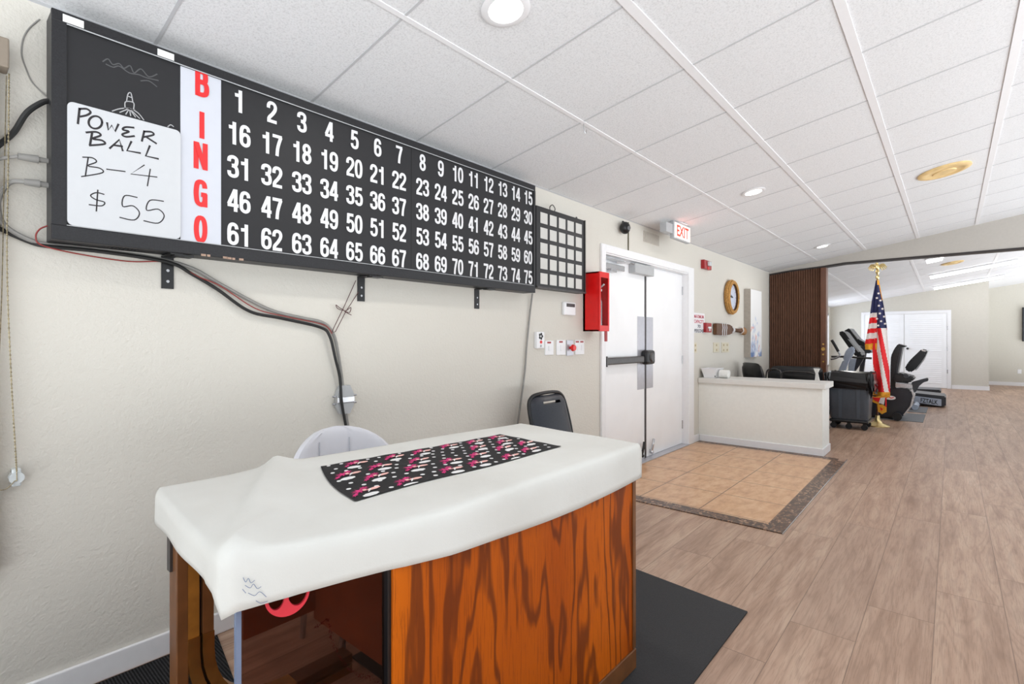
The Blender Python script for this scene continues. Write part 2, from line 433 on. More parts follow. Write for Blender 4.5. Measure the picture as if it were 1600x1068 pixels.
GL = {
 '0': [('c', [(.25+.172*math.copysign(abs(math.cos(a))**.75, math.cos(a)), .5+.425*math.copysign(abs(math.sin(a))**.9, math.sin(a))) for a in [2*PI*i/28 for i in range(28)]])],
 '1': [('l', [(.31, 0), (.31, 1)]), ('l', [(.06, .735), (.30, .755)])],
 '2': [('s', [(.078, .66), (.085, .80), (.15, .90), (.25, .925), (.36, .89), (.42, .78), (.40, .62), (.28, .42), (.13, .24), (.085, .12)]), ('l', [(.01, .07), (.49, .07)])],
 '3': [('s', [(.075, .70), (.10, .86), (.25, .925), (.39, .87), (.415, .73), (.36, .58), (.20, .535)]), ('s', [(.20, .535), (.37, .48), (.43, .31), (.40, .14), (.25, .075), (.10, .13), (.07, .29)])],
 '4': [('l', [(.37, 0), (.37, 1)]), ('l', [(.34, .97), (.06, .31)]), ('l', [(0, .275), (.5, .275)])],
 '5': [('l', [(.09, .925), (.46, .925)]), ('l', [(.135, .98), (.105, .46)]), ('s', [(.11, .50), (.20, .59), (.33, .585), (.42, .46), (.425, .26), (.37, .12), (.24, .075), (.11, .13), (.07, .27)])],
 '6': [('s', [(.42, .72), (.38, .87), (.25, .925), (.13, .86), (.08, .68), (.075, .40), (.10, .17), (.25, .075), (.39, .15), (.425, .32), (.39, .50), (.26, .565), (.13, .50), (.085, .40)])],
 '7': [('l', [(.01, .925), (.49, .925)]), ('s', [(.43, .92), (.33, .62), (.26, .34), (.23, 0)])],
 '8': [('c', [(.25+.155*math.cos(a), .735+.19*math.sin(a)) for a in [2*PI*i/22 for i in range(22)]]), ('c', [(.25+.175*math.cos(a), .29+.215*math.sin(a)) for a in [2*PI*i/22 for i in range(22)]])],
 'B': [('l', [(.08, 0), (.08, 1)]), ('s', [(.08, .925), (.26, .925), (.38, .86), (.38, .62), (.26, .54), (.08, .54)]), ('s', [(.08, .54), (.28, .54), (.42, .44), (.42, .17), (.28, .075), (.08, .075)])],
 'I': [('l', [(.25, 0), (.25, 1)])],
 'N': [('l', [(.07, 0), (.07, 1)]), ('l', [(.43, 0), (.43, 1)]), ('l', [(.08, .97), (.42, .03)])],
 'G': [('s', [(.42, .70), (.38, .87), (.25, .925), (.12, .85), (.075, .60), (.075, .38), (.12, .15), (.25, .075), (.37, .12), (.42, .24)]), ('l', [(.42, 0), (.42, .50)]), ('l', [(.26, .45), (.49, .45)])]}
GL['9'] = [(k, [(.5-x, 1-y) for x, y in p]) for k, p in GL['6']]; GL['O'] = GL['0']
def glyph(bm, ch, x0, y, z0, h, wk=1.0, t=.15):
    for n_, (kind, P) in enumerate(GL[ch]):
        pts = [Vector((x0+a*h*wk, y-.0012-.0009*n_, z0+b*h)) for a, b in P]
        if kind == 's': pts = smooth_path(pts, 4)
        L = []; Q = []; m_ = len(pts); cl_ = kind == 'c'
        if not cl_: pts = [p-Vector((0, .00003*i, 0)) for i, p in enumerate(pts)]
        for i, p in enumerate(pts):
            a = pts[i-1] if (i or cl_) else p; b = pts[(i+1) % m_] if (i < m_-1 or cl_) else p
            d = (b-a).normalized(); sd = Vector((d.z, 0, -d.x))*(t*h/2)*(1 if True else 0)
            L.append(bm.verts.new(p+sd)); Q.append(bm.verts.new(p-sd))
        for i in range(m_ if cl_ else m_-1):
            j = (i+1) % m_; bm.faces.new((L[i], L[j], Q[j], Q[i]))
def ribbon(bm, pts, wd, nrm, mi=0, n=5, smooth=True):
    """flat pen stroke on a surface with normal nrm"""
    P = smooth_path(pts, n) if smooth else [Vector(p) for p in pts]
    N = Vector(nrm); L = []; R_ = []
    for i, p in enumerate(P):
        d = (P[min(i+1, len(P)-1)]-P[max(i-1, 0)]).normalized(); s = d.cross(N).normalized()*wd/2
        e = d*wd*.3*(-1 if i == 0 else (1 if i == len(P)-1 else 0))
        L.append(bm.verts.new(p+s+e)); R_.append(bm.verts.new(p-s+e))
    for i in range(len(P)-1): bm.faces.new((L[i], L[i+1], R_[i+1], R_[i])).material_index = mi

# ================================================================== THE ROOM
YR = -4.0
bm = BM(); box(bm, -1.1, 20.4, -2.6, 2.95, -.1, 0); struct('floor', bm, M_floor)
bm = BM()   # left wall with window, double door openings
DX0, DX1, DZ = 4.20, 6.19, 2.115
holed(bm, -4, HEAD+.1, 0, 2.62, [(-1.5, .10, .62, 2.18), (DX0, DX1, 0, DZ)], WALL, WALL+.16)
struct('wall_left', bm, M_wall)
bm = BM()   # sloped ceiling
prism(bm, [(-4, WALL+.1, ceil_z(WALL+.1)), (-4, YR, ceil_z(YR)), (-4, YR, ceil_z(YR)+.1), (-4, WALL+.1, ceil_z(WALL+.1)+.1)], (HEAD+4.1, 0, 0))
ceiling = struct('ceiling', bm, M_ceil)
bm = BM()   # tee bars
sl = .163
def tee_x(bm, y, wd, dep, mi):
    prism(bm, [(-4, y-wd/2, ceil_z(y-wd/2)), (-4, y+wd/2, ceil_z(y+wd/2)), (-4, y+wd/2, ceil_z(y+wd/2)-dep), (-4, y-wd/2, ceil_z(y-wd/2)-dep)], (HEAD+4-.02, 0, 0), mi)
def tee_y(bm, x, wd, dep, mi, ya=WALL-.01, yb=YR):
    prism(bm, [(x-wd/2, ya, ceil_z(ya)), (x+wd/2, ya, ceil_z(ya)), (x+wd/2, ya, ceil_z(ya)-dep), (x-wd/2, ya, ceil_z(ya)-dep)], (0, yb-ya, -(yb-ya)*sl), mi)
for k in range(-6, 3):
    y = 1.047-.653*(-k if False else k)+0
    y = 1.047 + .66*k
    if y > WALL-.4: continue
    if abs(y-1.707) < .02: tee_x(bm, y, .022, .004, 0)
    else: tee_x(bm, y, .042, .006, 0)
for k in range(-6, 14):
    x = .635+.67*k
    if x < HEAD-.05: tee_y(bm, x, .012, .0025, 1)
tee_y_edge = WALL-.012
prism(bm, [(-4, WALL, ceil_z(WALL)), (-4, WALL-.012, ceil_z(WALL-.012)), (-4, WALL-.012, ceil_z(WALL-.012)-.002), (-4, WALL, ceil_z(WALL)-.006)], (HEAD+4-.02, 0, 0), 1)
obj('grid', bm, [M_tee, M_teegrey], ceiling)

bm = BM()   # header over the opening, its bottom edge rises out of the corner
pts = [(HEAD, WALL, 2.466), (HEAD, 2.12, 2.505), (HEAD, 1.66, 2.532), (HEAD, 1.33, 2.563), (HEAD, YR, 2.576), (HEAD, YR, ceil_z(YR)+.05), (HEAD, WALL, 2.53)]
prism(bm, pts, (.14, 0, 0)); struct('wall_header', bm, M_header)
bm = BM()   # dark track below it
pt = [(2.46, 2.44), (2.12, 2.478), (1.66, 2.505), (1.33, 2.536), (YR, 2.549)]
top = [(2.46, 2.467), (2.12, 2.505), (1.66, 2.532), (1.33, 2.563), (YR, 2.576)]
for i in range(4):
    prism(bm, [(HEAD-.012, pt[i][0], pt[i][1]), (HEAD-.012, pt[i+1][0], pt[i+1][1]), (HEAD-.012, top[i+1][0], top[i+1][1]), (HEAD-.012, top[i][0], top[i][1])], (.16, 0, 0))
struct('trim_2', bm, plain('dark partition track', (40, 32, 30), .5))

# far room
bm = BM(); prism(bm, [(HEAD+.14, 2.9, far_z(HEAD+.14, 2.9)), (HEAD+.14, YR, far_z(HEAD+.14, YR)), (20.3, YR, far_z(20.3, YR)), (20.3, 2.9, far_z(20.3, 2.9))], (0, 0, .1))
farceil = struct('ceiling_far', bm, M_ceilfar)
bm = BM()
for y in (1.75, .55, -.65, -1.85):
    prism(bm, [(HEAD+.16, y-.02, far_z(HEAD+.16, y-.02)-.004), (HEAD+.16, y+.02, far_z(HEAD+.16, y+.02)-.004), (FARX-.01, y+.02, far_z(FARX-.01, y+.02)-.004), (FARX-.01, y-.02, far_z(FARX-.01, y-.02)-.004)], (0, 0, .004))
for k in range(9):
    x = 10.4+.9*k
    if x < FARX: prism(bm, [(x-.01, 2.7, far_z(x, 2.7)-.003), (x+.01, 2.7, far_z(x, 2.7)-.003), (x+.01, YR, far_z(x, YR)-.003), (x-.01, YR, far_z(x, YR)-.003)], (0, 0, .003))
obj('grid', bm, M_tee, farceil)
bm = BM(); prism(bm, [(FARX, 2.9, 0), (FARX, -.717, 0), (FARX, -.717, far_z(FARX, -.717)+.02), (FARX, 2.9, far_z(FARX, 2.9)+.02)], (.2, 0, 0))
box(bm, FARX+.2, 20.3, -.717, -.6, 0, 2.78)
struct('wall_far', bm, M_farwall)
bm = BM(); box(bm, 20.1, 20.3, YR, -.717, 0, 3.25); struct('wall_recess', bm, M_farwall)
bm = BM(); holed(bm, HEAD+.1, FARX, 0, 2.5, [(15.6, 17.35, .55, 2.02)], 2.75, 2.9); box(bm, HEAD+.02, HEAD+.14, WALL, 2.9, 0, 2.6)
struct('wall_left_far', bm, M_farwall)
bm = BM(); box(bm, FARX-.016, FARX, -.73, -.0, 0, .1); box(bm, FARX-.016, FARX, 1.99, 2.74, 0, .1); box(bm, FARX, 20.1, -.733, -.717, 0, .1); struct('baseboard_far', bm, M_white)
bm = BM(); box(bm, 20.084, 20.1, YR, -.74, 0, .1); struct('baseboard_recess', bm, M_white)
bm = BM(); box(bm, -4, DX0-.08, WALL-.016, WALL, 0, .092, r=.004); box(bm, DX1+.17, 6.54, WALL-.016, WALL, 0, .092, r=.004); box(bm, 6.68, HEAD-.03, WALL-.016, WALL, 0, .092)
struct('baseboard_left', bm, M_white)

# windows: near the camera (left of frame) and in the far room
win = sempty('window_1', (-.7, WALL, .62))
bm = BM(); box(bm, -1.5, .10, WALL+.11, WALL+.12, .62, 2.18); obj('pane', bm, M_skyglass, win)
bm = BM()
for a in ((-1.5, -1.44), (-.73, -.67), (.04, .10)): box(bm, a[0], a[1], WALL+.06, WALL+.11, .62, 2.18)
box(bm, -1.5, .10, WALL+.06, WALL+.11, .62, .68); box(bm, -1.5, .10, WALL+.06, WALL+.11, 2.12, 2.18); obj('frame', bm, M_white, win)
win = sempty('window_2', (16.5, 2.75, .55))
bm = BM(); box(bm, 15.6, 17.35, 2.86, 2.87, .55, 2.02); obj('pane', bm, M_skyglass, win)
bm = BM()
for a in ((15.53, 15.62), (16.45, 16.5), (17.33, 17.42)): box(bm, a[0], a[1], 2.73, 2.85, .5, 2.07)
box(bm, 15.53, 17.42, 2.73, 2.85, .5, .57); box(bm, 15.53, 17.42, 2.73, 2.85, 2.0, 2.07); obj('frame', bm, M_white, win)

# entry tiles and mosaic border
bm = BM(); box(bm, 3.90, 6.545, .975, WALL-.001, .0005, .006); struct('floor_entry', bm, M_tile)
bm = BM(); box(bm, 3.77, 3.90, .858, WALL-.017, .0005, .0065); box(bm, 3.90, 6.41, .858, .975, .0005, .0065); box(bm, 6.41, 6.54, .93, 1.06, .0005, .0065)
box(bm, 6.43, 6.545, 1.06, 2.45, .0007, .0068)
struct('trim_1', bm, M_mosaic)
bm = BM(); box(bm, 3.76, 6.55, .852, .858, .0005, .0068); struct('trim_3', bm, M_chrome)

# half wall with a cap
bm = BM(); box(bm, 6.56, 6.98, 1.09, WALL-.002, 0, .745); struct('wall_half', bm, M_halfwall)
bm = BM(); box(bm, 6.53, 7.04, 1.055, WALL-.004, .745, .81, r=.006); struct('trim_4', bm, M_cap)
bm = BM(); box(bm, 6.545, 6.56, 1.075, WALL-.02, 0, .085, r=.003); box(bm, 6.56, 6.98, 1.075, 1.09, 0, .085, r=.003); struct('baseboard_half', bm, M_white)

# ------------------------------------------------------------------ double door
door = sempty('door_1', ((DX0+DX1)/2, WALL, 0))
bm = BM()
box(bm, DX0-.075, DX0, WALL-.022, WALL, 0, DZ+.075, r=.004); box(bm, DX1, DX1+.075+.09, WALL-.022, WALL, 0, DZ+.075, r=.004); box(bm, DX0, DX1, WALL-.022, WALL, DZ, DZ+.075, r=.004)
box(bm, DX0, DX0+.004, WALL-.005, WALL+.15, 0, DZ); box(bm, DX1-.004, DX1, WALL-.005, WALL+.15, 0, DZ); box(bm, DX0, DX1, WALL-.005, WALL+.15, DZ-.012, DZ)
obj('frame', bm, M_white, door)
DM = 5.175
LY = WALL+.062
for a, b in ((DX0+.012, DM-.014), (DM+.014, DX1-.006)):
    bm = BM(); box(bm, a, b, LY, LY+.045, .018, DZ-.02, r=.003); obj('door_leaf', bm, M_doorwhite, door)
bm = BM(); box(bm, DM-.012, DM+.012, LY-.008, LY+.05, .018, DZ-.03); obj('mullion', bm, M_bronze, door, label='dark grey centre strip')
for a, b in ((4.99, DM-.014), (DM+.014, 5.36)):
    bm = BM(); box(bm, a, b, LY-.003, LY, .765, 1.545); obj('push_plate', bm, M_alum, door)
pb = None
bm = BM(); box(bm, DX0+.03, 5.02, LY-.07, LY-.02, 1.055, 1.125, r=.012); box(bm, DX0+.03, DX0+.05, LY-.075, LY, 1.04, 1.14, r=.004)
pb = obj('panic_bar', bm, M_bronze, door, label='dark bronze panic bar')
bm = BM(); box(bm, 5.06, 5.26, LY-.085, LY, 1.03, 1.185, r=.03); obj('latch_case', bm, M_black, pb)
bm = BM(); cyl(bm, (5.16, LY-.085, 1.105), (5.16, LY-.10, 1.105), .05, .04, 20); obj('latch_knob', bm, M_bronze, pb)
bm = BM(); box(bm, 4.25, 4.62, LY-.055, LY, 1.975, 2.03, r=.008); box(bm, 4.35, 4.45, LY-.06, LY, 1.95, 1.98, r=.005)
cl = obj('door_closer', bm, M_chrome, door, label='silver door closer')
bm = BM(); box(bm, 4.25, 4.62, LY-.05, LY-.02, 2.062, 2.082); tube(bm, [(4.45, LY-.05, 2.05), (4.62, LY-.10, 2.06), (4.98, LY-.02, 2.085)], .009, smooth=False); obj('closer_arm', bm, M_chrome, cl)
bm = BM(); box(bm, 4.80, 5.24, LY-.075, LY, 1.985, 2.085, r=.006); obj('rod_cover', bm, M_plgrey, door, label='grey metal box at the top of the meeting edge')
for x, rot in ((5.06, 0), (5.29, 0)):
    bm = BM(); box(bm, x-.02, x+.02, LY-.02, LY, .05, .09, r=.004); tube(bm, [(x-.012, LY-.025, .07), (x+.005, LY-.035, .15), (x+.03, LY-.03, .20)], .014, 8); ball(bm, (x-.012, LY-.03, .06), .022, .02, .02, 10)
    obj('kick_stop', bm, M_black if x < 5.1 else M_chrome, door)
bm = BM(); box(bm, DX0, DX1, WALL-.03, WALL+.11, .004, .016, r=.004); obj('threshold', bm, M_alum, door)
for z in (.25, 1.05, 1.9):
    bm = BM(); cyl(bm, (DX1-.012, LY-.004, z-.05), (DX1-.012, LY-.004, z+.05), .008, seg=10); obj('hinge', bm, M_chrome, door)

# louvred double door in the far room
d2 = sempty('door_2', (FARX, 1.0, 0))
bm = BM()
box(bm, FARX-.03, FARX, 1.90, 1.98, 0, 2.0); box(bm, FARX-.03, FARX, .01, .09, 0, 2.0); box(bm, FARX-.03, FARX, .01, 1.98, 2.0, 2.08); obj('frame', bm, M_white, d2)
for y0, y1 in ((.095, .99), (1.0, 1.895)):
    bm = BM(); box(bm, FARX-.02, FARX-.001, y0, y1, .01, 1.995)
    for z0, z1 in ((.12, .82), (.98, 1.88)):
        box(bm, FARX-.024, FARX-.02, y0+.10, y1-.10, z0, z1)
        k = int((z1-z0)/.05)
        for i in range(k):
            z = z0+(i+.5)*(z1-z0)/k
            prism(bm, [(FARX-.024, y0+.11, z-.02), (FARX-.03, y0+.11, z-.016), (FARX-.024, y0+.11, z+.02)], (0, y1-y0-.22, 0))
    obj('louvred_leaf', bm, M_doorwhite, d2)
bm = BM(); cyl(bm, (FARX-.02, .92, 1.05), (FARX-.06, .92, 1.05), .025, .03, 12); obj('door_knob', bm, M_bronze, d2)
for z in (.45, 1.05, 1.6):
    bm = BM(); box(bm, FARX-.036, FARX-.03, .075, .095, z-.05, z+.05); obj('hinge', bm, M_chrome, d2)

# ------------------------------------------------------------------ ceiling lights
def downlight(u, v, label, on=True, r=.085, pw=8):
    p = AC(u, v) if not isinstance(u, Vector) else u
    t = thing('recessed_downlight', p, label, 'ceiling light', 'recessed ceiling downlights')
    N = Vector((0, -.163, -1)).normalized(); X = Vector((1, 0, 0)); Y = N.cross(X)
    bm = BM(); prof = [(r*.82, .0015), (r*1.2, .0015), (r*1.22, .006), (r*1.1, .012), (r*.86, .011), (r*.82, .004)]
    rings = [[bm.verts.new(p+N*h+(X*math.cos(2*PI*k/32)+Y*math.sin(2*PI*k/32))*rr) for k in range(32)] for rr, h in prof]
    for i in range(len(rings)):
        a = rings[i]; b = rings[(i+1) % len(rings)]
        for k in range(32): bm.faces.new((a[k], a[(k+1) % 32], b[(k+1) % 32], b[k]))
    obj('trim_ring', bm, M_plwhite, t, smooth=True)
    bm = BM(); c0 = [bm.verts.new(p+N*.004+(X*math.cos(2*PI*k/32)+Y*math.sin(2*PI*k/32))*r*.83) for k in range(32)]
    c1 = [bm.verts.new(p+N*.0085+(X*math.cos(2*PI*k/32)+Y*math.sin(2*PI*k/32))*r*.6) for k in range(32)]
    for k in range(32): bm.faces.new((c0[k], c0[(k+1) % 32], c1[(k+1) % 32], c1[k]))
    bm.faces.new(c1); obj('lens', bm, M_lens, t, smooth=True, label='glowing white lens')
    ld = bpy.data.lights.new('downlight_lamp', 'AREA'); ld.shape = 'DISK'; ld.size = r*1.5; ld.energy = pw; ld.color = (1, .96, .9)
    lo = bpy.data.objects.new('lamp', ld); C.objects.link(lo); lo.parent = t; lo.location = N*.03; lo.rotation_euler = (-.16, 0, 0)
    return t
downlight(790, 13, 'large round lit downlight above the bingo board, nearest the camera')
downlight(1177, 299, 'round lit downlight in the middle of the ceiling, beyond the ceiling hook')
downlight(1285, 384, 'small round lit downlight above the brown folding partition')

def tube_light(u0, v0, u1, label):
    a = AF(u0, v0); b0 = AF(u1, v0); L = None
    x = a.x
    # runs along the slope of the ceiling, square to the long wall
    ya = a.y; yb = AX(u1, v0, x).y
    t = thing('fluorescent_strip', (x, (ya+yb)/2, far_z(x, (ya+yb)/2)), label, 'ceiling light', 'fluorescent strips in the far room')
    bm = BM(); w_ = .08; za, zb = far_z(x, ya), far_z(x, yb)
    prism(bm, [(x-w_, ya, za-.004), (x+w_, ya, za-.004), (x+w_*.9, ya, za-.03), (x-w_*.9, ya, za-.03)], (0, yb-ya, zb-za)); obj('housing', bm, M_plwhite, t)
    bm = BM(); prism(bm, [(x-w_*.85, ya-.02, za-.032), (x+w_*.85, ya-.02, za-.032), (x+w_*.6, ya-.02, za-.075), (x-w_*.6, ya-.02, za-.075)], (0, yb-ya+.04, zb-za)); obj('diffuser', bm, M_tube, t, label='glowing white diffuser')
tube_light(1452, 430, 1590, 'longer lit fluorescent strip on the far ceiling, the one nearer the header')
tube_light(1458, 448, 1570, 'shorter lit fluorescent strip on the far ceiling, closest to the white louvred doors')
tube_light(1446, 405, 1475, 'short stretch of lit strip directly below the header edge')
def cover(p, r, N, label, name='ceiling_cover'):
    bm = BM(); N = Vector(N).normalized(); X = Vector((1, 0, 0)); X = (X-N*X.dot(N)).normalized(); Y = N.cross(X)
    prof = [(r, .001), (r, .014), (r*.93, .02), (r*.72, .022), (r*.68, .016), (r*.45, .016), (r*.42, .024), (r*.12, .026)]
    rings = [[bm.verts.new(p+N*h+(X*math.cos(2*PI*k/28)+Y*math.sin(2*PI*k/28))*rr) for k in range(28)] for rr, h in prof]
    for i in range(len(rings)-1):
        for k in range(28): bm.faces.new((rings[i][k], rings[i][(k+1) % 28], rings[i+1][(k+1) % 28], rings[i+1][k]))
    bm.faces.new(rings[-1]); bm.faces.new(rings[0][::-1])
    tag(obj(name, bm, M_tan, smooth=True), label, 'ceiling cover')
cover(AC(1475, 266), .2, (0, -.163, -1), 'yellowed round cover on the near white tiled ceiling')
cover(AF(1488, 410), .17, (-.02, -.158, -1), 'pale yellow round cover on the far room ceiling beside the fluorescent strips')
p = AC(912, 192)
bm = BM(); tube(bm, [p, p+Vector((0, 0, -.03)), p+Vector((.012, 0, -.055)), p+Vector((.03, 0, -.05)), p+Vector((.034, 0, -.03))], .0022, 6); tag(obj('ceiling_hook', bm, M_chrome, smooth=True), 'small wire hook hanging from the white ceiling grid', 'hook')

# ------------------------------------------------------------------ bingo board
BY = 2.35
BX0, BX1, BZ0, BZ1 = .303, 2.995, 1.645, 2.44
board = thing('bingo_board', ((BX0+BX1)/2, WALL-.02, BZ0), 'long black bingo flashboard with numbers one to seventy five high on the wall', 'bingo board')
bm = BM(); box(bm, BX0+.002, BX1-.002, BY+.012, WALL-.012, BZ0+.002, BZ1-.002); 
for x in (.32, 1.2, 2.1, 2.9): box(bm, x, x+.05, WALL-.014, WALL, BZ1-.2, BZ1-.1)
obj('case', bm, M_blackmetal, board)
bm = BM()
box(bm, BX0, BX1, BY-.008, BY+.014, BZ1-.04, BZ1, r=.003); box(bm, BX0, BX1, BY-.008, BY+.014, BZ0, BZ0+.052, r=.003)
box(bm, BX0, BX0+.04, BY-.008, BY+.014, BZ0+.052, BZ1-.04); box(bm, BX1-.022, BX1, BY-.008, BY+.014, BZ0+.052, BZ1-.04)
obj('bezel', bm, M_blackmetal, board)
bm = BM(); box(bm, BX0+.04, BX1-.022, BY-.0095, BY-.0075, BZ1-.0425, BZ1-.0385); box(bm, BX0+.04, BX1-.022, BY-.0095, BY-.0075, BZ0+.052, BZ0+.055); obj('edge_strip', bm, M_plgrey, board)
bm = BM(); box(bm, BX0+.04, BX1-.022, BY, BY+.012, BZ0+.05, BZ1-.04); box(bm, 1.849, 1.853, BY-.001, BY, BZ0+.052, BZ1-.042, 1); obj('face', bm, [M_boardface, M_black], board)
bm = BM(); box(bm, .692, .842, BY-.003, BY, BZ0+.054, BZ1-.043); lp = obj('letter_panel', bm, M_panelwhite, board, label='white strip with red letters B I N G O')
for ch, (u, v) in zip('BINGO', ((315, 131), (315, 196), (313, 244), (313, 302), (313, 358))):
    q = AY(u, v, BY); bm = BM(); glyph(bm, ch, q.x-.25*.110*.84, BY-.003, q.z-.055, .110, .84, .17); obj('letter', bm, M_red, lp)
def numx(c): return .915+.1416*c if c < 7 else 1.932+.1406*(c-7)
for r_ in range(5):
    for c in range(15):
        n = r_*15+c+1; z = 2.334-.1448*r_
        bm = BM(); hh = .097; sn = str(n); wn_ = .5*hh*.93; gp = .045*hh; x_ = numx(c)-(len(sn)*wn_+(len(sn)-1)*gp)/2
        for ch in sn: glyph(bm, ch, x_, BY, z-hh/2, hh, .93, .155); x_ += wn_+gp
        obj('number', bm, M_num, board)
for u0, u1 in ((98, 131), (246, 272)):
    a = AY(u0, 0, BY-.009).x; b = AY(u1, 0, BY-.009).x
    bm = BM(); box(bm, a, b, BY-.0105, BY-.0085, BZ1-.036, BZ1-.010, r=.0006); obj('tape', bm, M_tape, board, label='white tape patch')
bm = BM()
for st in ([(468, 303), (500, 293), (540, 292), (575, 310), (600, 340)], [(522, 290), (524, 264), (557, 268), (557, 296)], [(528, 262), (534, 232), (546, 228), (554, 264)], [(540, 292), (500, 308)], [(540, 292), (525, 316)], [(540, 292), (545, 322)], [(540, 292), (565, 328)], [(540, 292), (583, 334)], [(518, 290), (562, 298)], [(532, 240), (548, 246)]):
    ribbon(bm, [AY(x/2.67, y/2.67+60, BY-.001) for x, y in st], .0035, (0, -1, 0))
obj('dome_print', bm, M_chalk, board, label='pale line drawing of a dome')
bm = BM(); ribbon(bm, [AY(x/2.67, y/2.67+60, BY-.001) for x, y in [(700, 368), (712, 360), (724, 368)]], .0035, (0, -1, 0)); obj('print_mark', bm, M_chalk, board)
bm = BM()
for st in ([(430, 100), (450, 90), (470, 110), (500, 105), (520, 125), (545, 118), (560, 140), (590, 130), (620, 155), (655, 150)], [(440, 112), (470, 122), (500, 120), (540, 140), (580, 150), (610, 165), (660, 180)], [(590, 180), (620, 178), (655, 200)]):
    ribbon(bm, [AY(x/2.67+random.uniform(-1, 1), y/2.67+60+random.uniform(-2, 2), BY-.001) for x, y in st], .004, (0, -1, 0))
obj('scuff', bm, M_faint, board)
bm = BM()
for k in range(8): box(bm, .47+.012*k, .476+.012*k, BY+.03, BY+.06, BZ0-.001, BZ0+.003)
obj('vent_slots', bm, M_black, board)
M_chip = plain('chipped primer', (168, 140, 122), .7)
for u, v, s in ((318, 398, 3), (326, 399, 2), (352, 402, 3), (358, 403, 3), (365, 404, 2), (377, 405, 3)):
    q = AY(u, v, BY-.0085); bm = BM(); box(bm, q.x-s*.003, q.x+s*.003, BY-.0095, BY-.008, q.z-.005, q.z+.004); obj('chipped_paint', bm, M_chip, board)
for x in (.68, 1.597, 2.503):
    bm = BM(); box(bm, x-.022, x+.022, WALL-.006, WALL, 1.51, BZ0); box(bm, x-.022, x+.022, BY+.0, WALL, BZ0-.006, BZ0); box(bm, x-.008, x+.06, BY-.002, BY+.05, BZ0-.011, BZ0-.004)
    br = obj('bracket', bm, M_black, board)
    for z in (1.54, 1.585):
        bm = BM(); cyl(bm, (x, WALL-.006, z), (x, WALL-.009, z), .006, seg=10); obj('screw', bm, M_chrome, br)

wbd = thing('whiteboard', (.517, BY-.014, 1.70), 'small white dry erase board reading power ball, propped on the left of the bingo board', 'whiteboard')
bm = BM(); cx, cz = (.344+.690)/2, (1.700+2.132)/2
prism(bm, [(cx+a, BY-.012, cz+b) for a, b in rrect(.346, .432, .018)], (0, .005, 0)); obj('panel', bm, M_whiteboard, wbd)
S = [[(332, 292), (325, 355)], [(332, 294), (362, 294), (378, 308), (362, 320), (335, 326)], [(398+28*math.cos(i*PI/7), 350+26*math.sin(i*PI/7)) for i in range(15)], [(447, 352), (452, 382), (466, 362), (480, 388), (494, 358)], [(558, 372), (524, 370), (512, 380), (538, 388), (510, 400), (526, 410), (560, 407)], [(602, 386), (592, 428)], [(602, 388), (632, 390), (640, 402), (600, 411)], [(612, 412), (652, 438)], [(384, 395), (376, 442)], [(360, 392), (402, 390), (420, 404), (386, 418), (425, 425), (436, 440), (374, 446)], [(458, 458), (498, 422), (512, 468)], [(475, 445), (510, 450)], [(548, 430), (530, 468), (585, 478)], [(625, 448), (608, 490), (660, 502)]]
S2 = [[(368, 497), (356, 575)], [(345, 495), (386, 498), (402, 515), (366, 531), (416, 541), (427, 560), (340, 576)], [(445, 545), (522, 555)], [(602, 528), (545, 565), (655, 578)], [(627, 545), (615, 615)], [(434, 650), (402, 643), (378, 655), (400, 672), (436, 683), (424, 698), (372, 693)], [(408, 632), (402, 720)], [(572, 663), (520, 656), (512, 700), (555, 698), (582, 728), (560, 757), (500, 746)], [(682, 679), (626, 675), (612, 716), (660, 712), (685, 740), (660, 770), (600, 760)]]
corner = {9, 10, 12, 13}
bm = BM()
for i, st in enumerate(S): ribbon(bm, [AY(x/2.67, y/2.67+60, BY-.0125) for x, y in st], .0068, (0, -1, 0), smooth=i not in (3, 10, 12, 13))
for i, st in enumerate(S2): ribbon(bm, [AY(x/2.67, y/2.67+60, BY-.0125) for x, y in st], .0042, (0, -1, 0), smooth=i not in (3,))
obj('handwriting', bm, M_ink, wbd, label='black marker lettering')

# pattern board right of it
pbd = thing('pattern_board', (3.5, WALL, 1.69), 'small black pattern board with five by five pale squares beside the bingo board', 'pattern board')
PY = 2.395
a = AY(838, 320, PY); b = AY(914, 340, PY); zt = AY(838, 320, PY).z; zb = AY(838, 449, PY).z
bm = BM(); box(bm, a.x, b.x, PY, WALL, zb, zt, r=.004); obj('case', bm, M_blackmetal, pbd)
bm = BM(); px0, px1 = AY(843, 0, PY).x, AY(911, 0, PY).x
sw = (px1-px0)/5
for i in range(5):
    for j in range(5):
        x = px0+sw*(i+.08); z = zt-.085-(zt-zb-.16)/4*j
        box(bm, x, x+sw*.74, PY-.002, PY+.001, z-.042, z+.042)
obj('squares', bm, M_greyhole, pbd)
bm = BM(); box(bm, a.x, b.x, PY-.012, PY, zb-.002, zb+.012); box(bm, b.x-.012, b.x, PY-.008, PY, zb, zt); obj('rail', bm, M_bronze, pbd)
q = AY(868, 328, PY)
bm = BM(); tube(bm, [(q.x-.03, PY+.03, zt), (q.x-.035, PY+.03, zt+.03), (q.x, PY+.03, zt+.055), (q.x+.035, PY+.03, zt+.03), (q.x+.02, PY+.03, zt)], .004, 6); obj('wire_hook', bm, M_bronze, pbd)
bm = BM(); tube(bm, [(b.x-.1, PY+.03, zt), (b.x-.085, PY+.03, zt+.02), (b.x-.07, PY+.03, zt)], .004, 6); obj('wire_hook', bm, M_bronze, pbd)

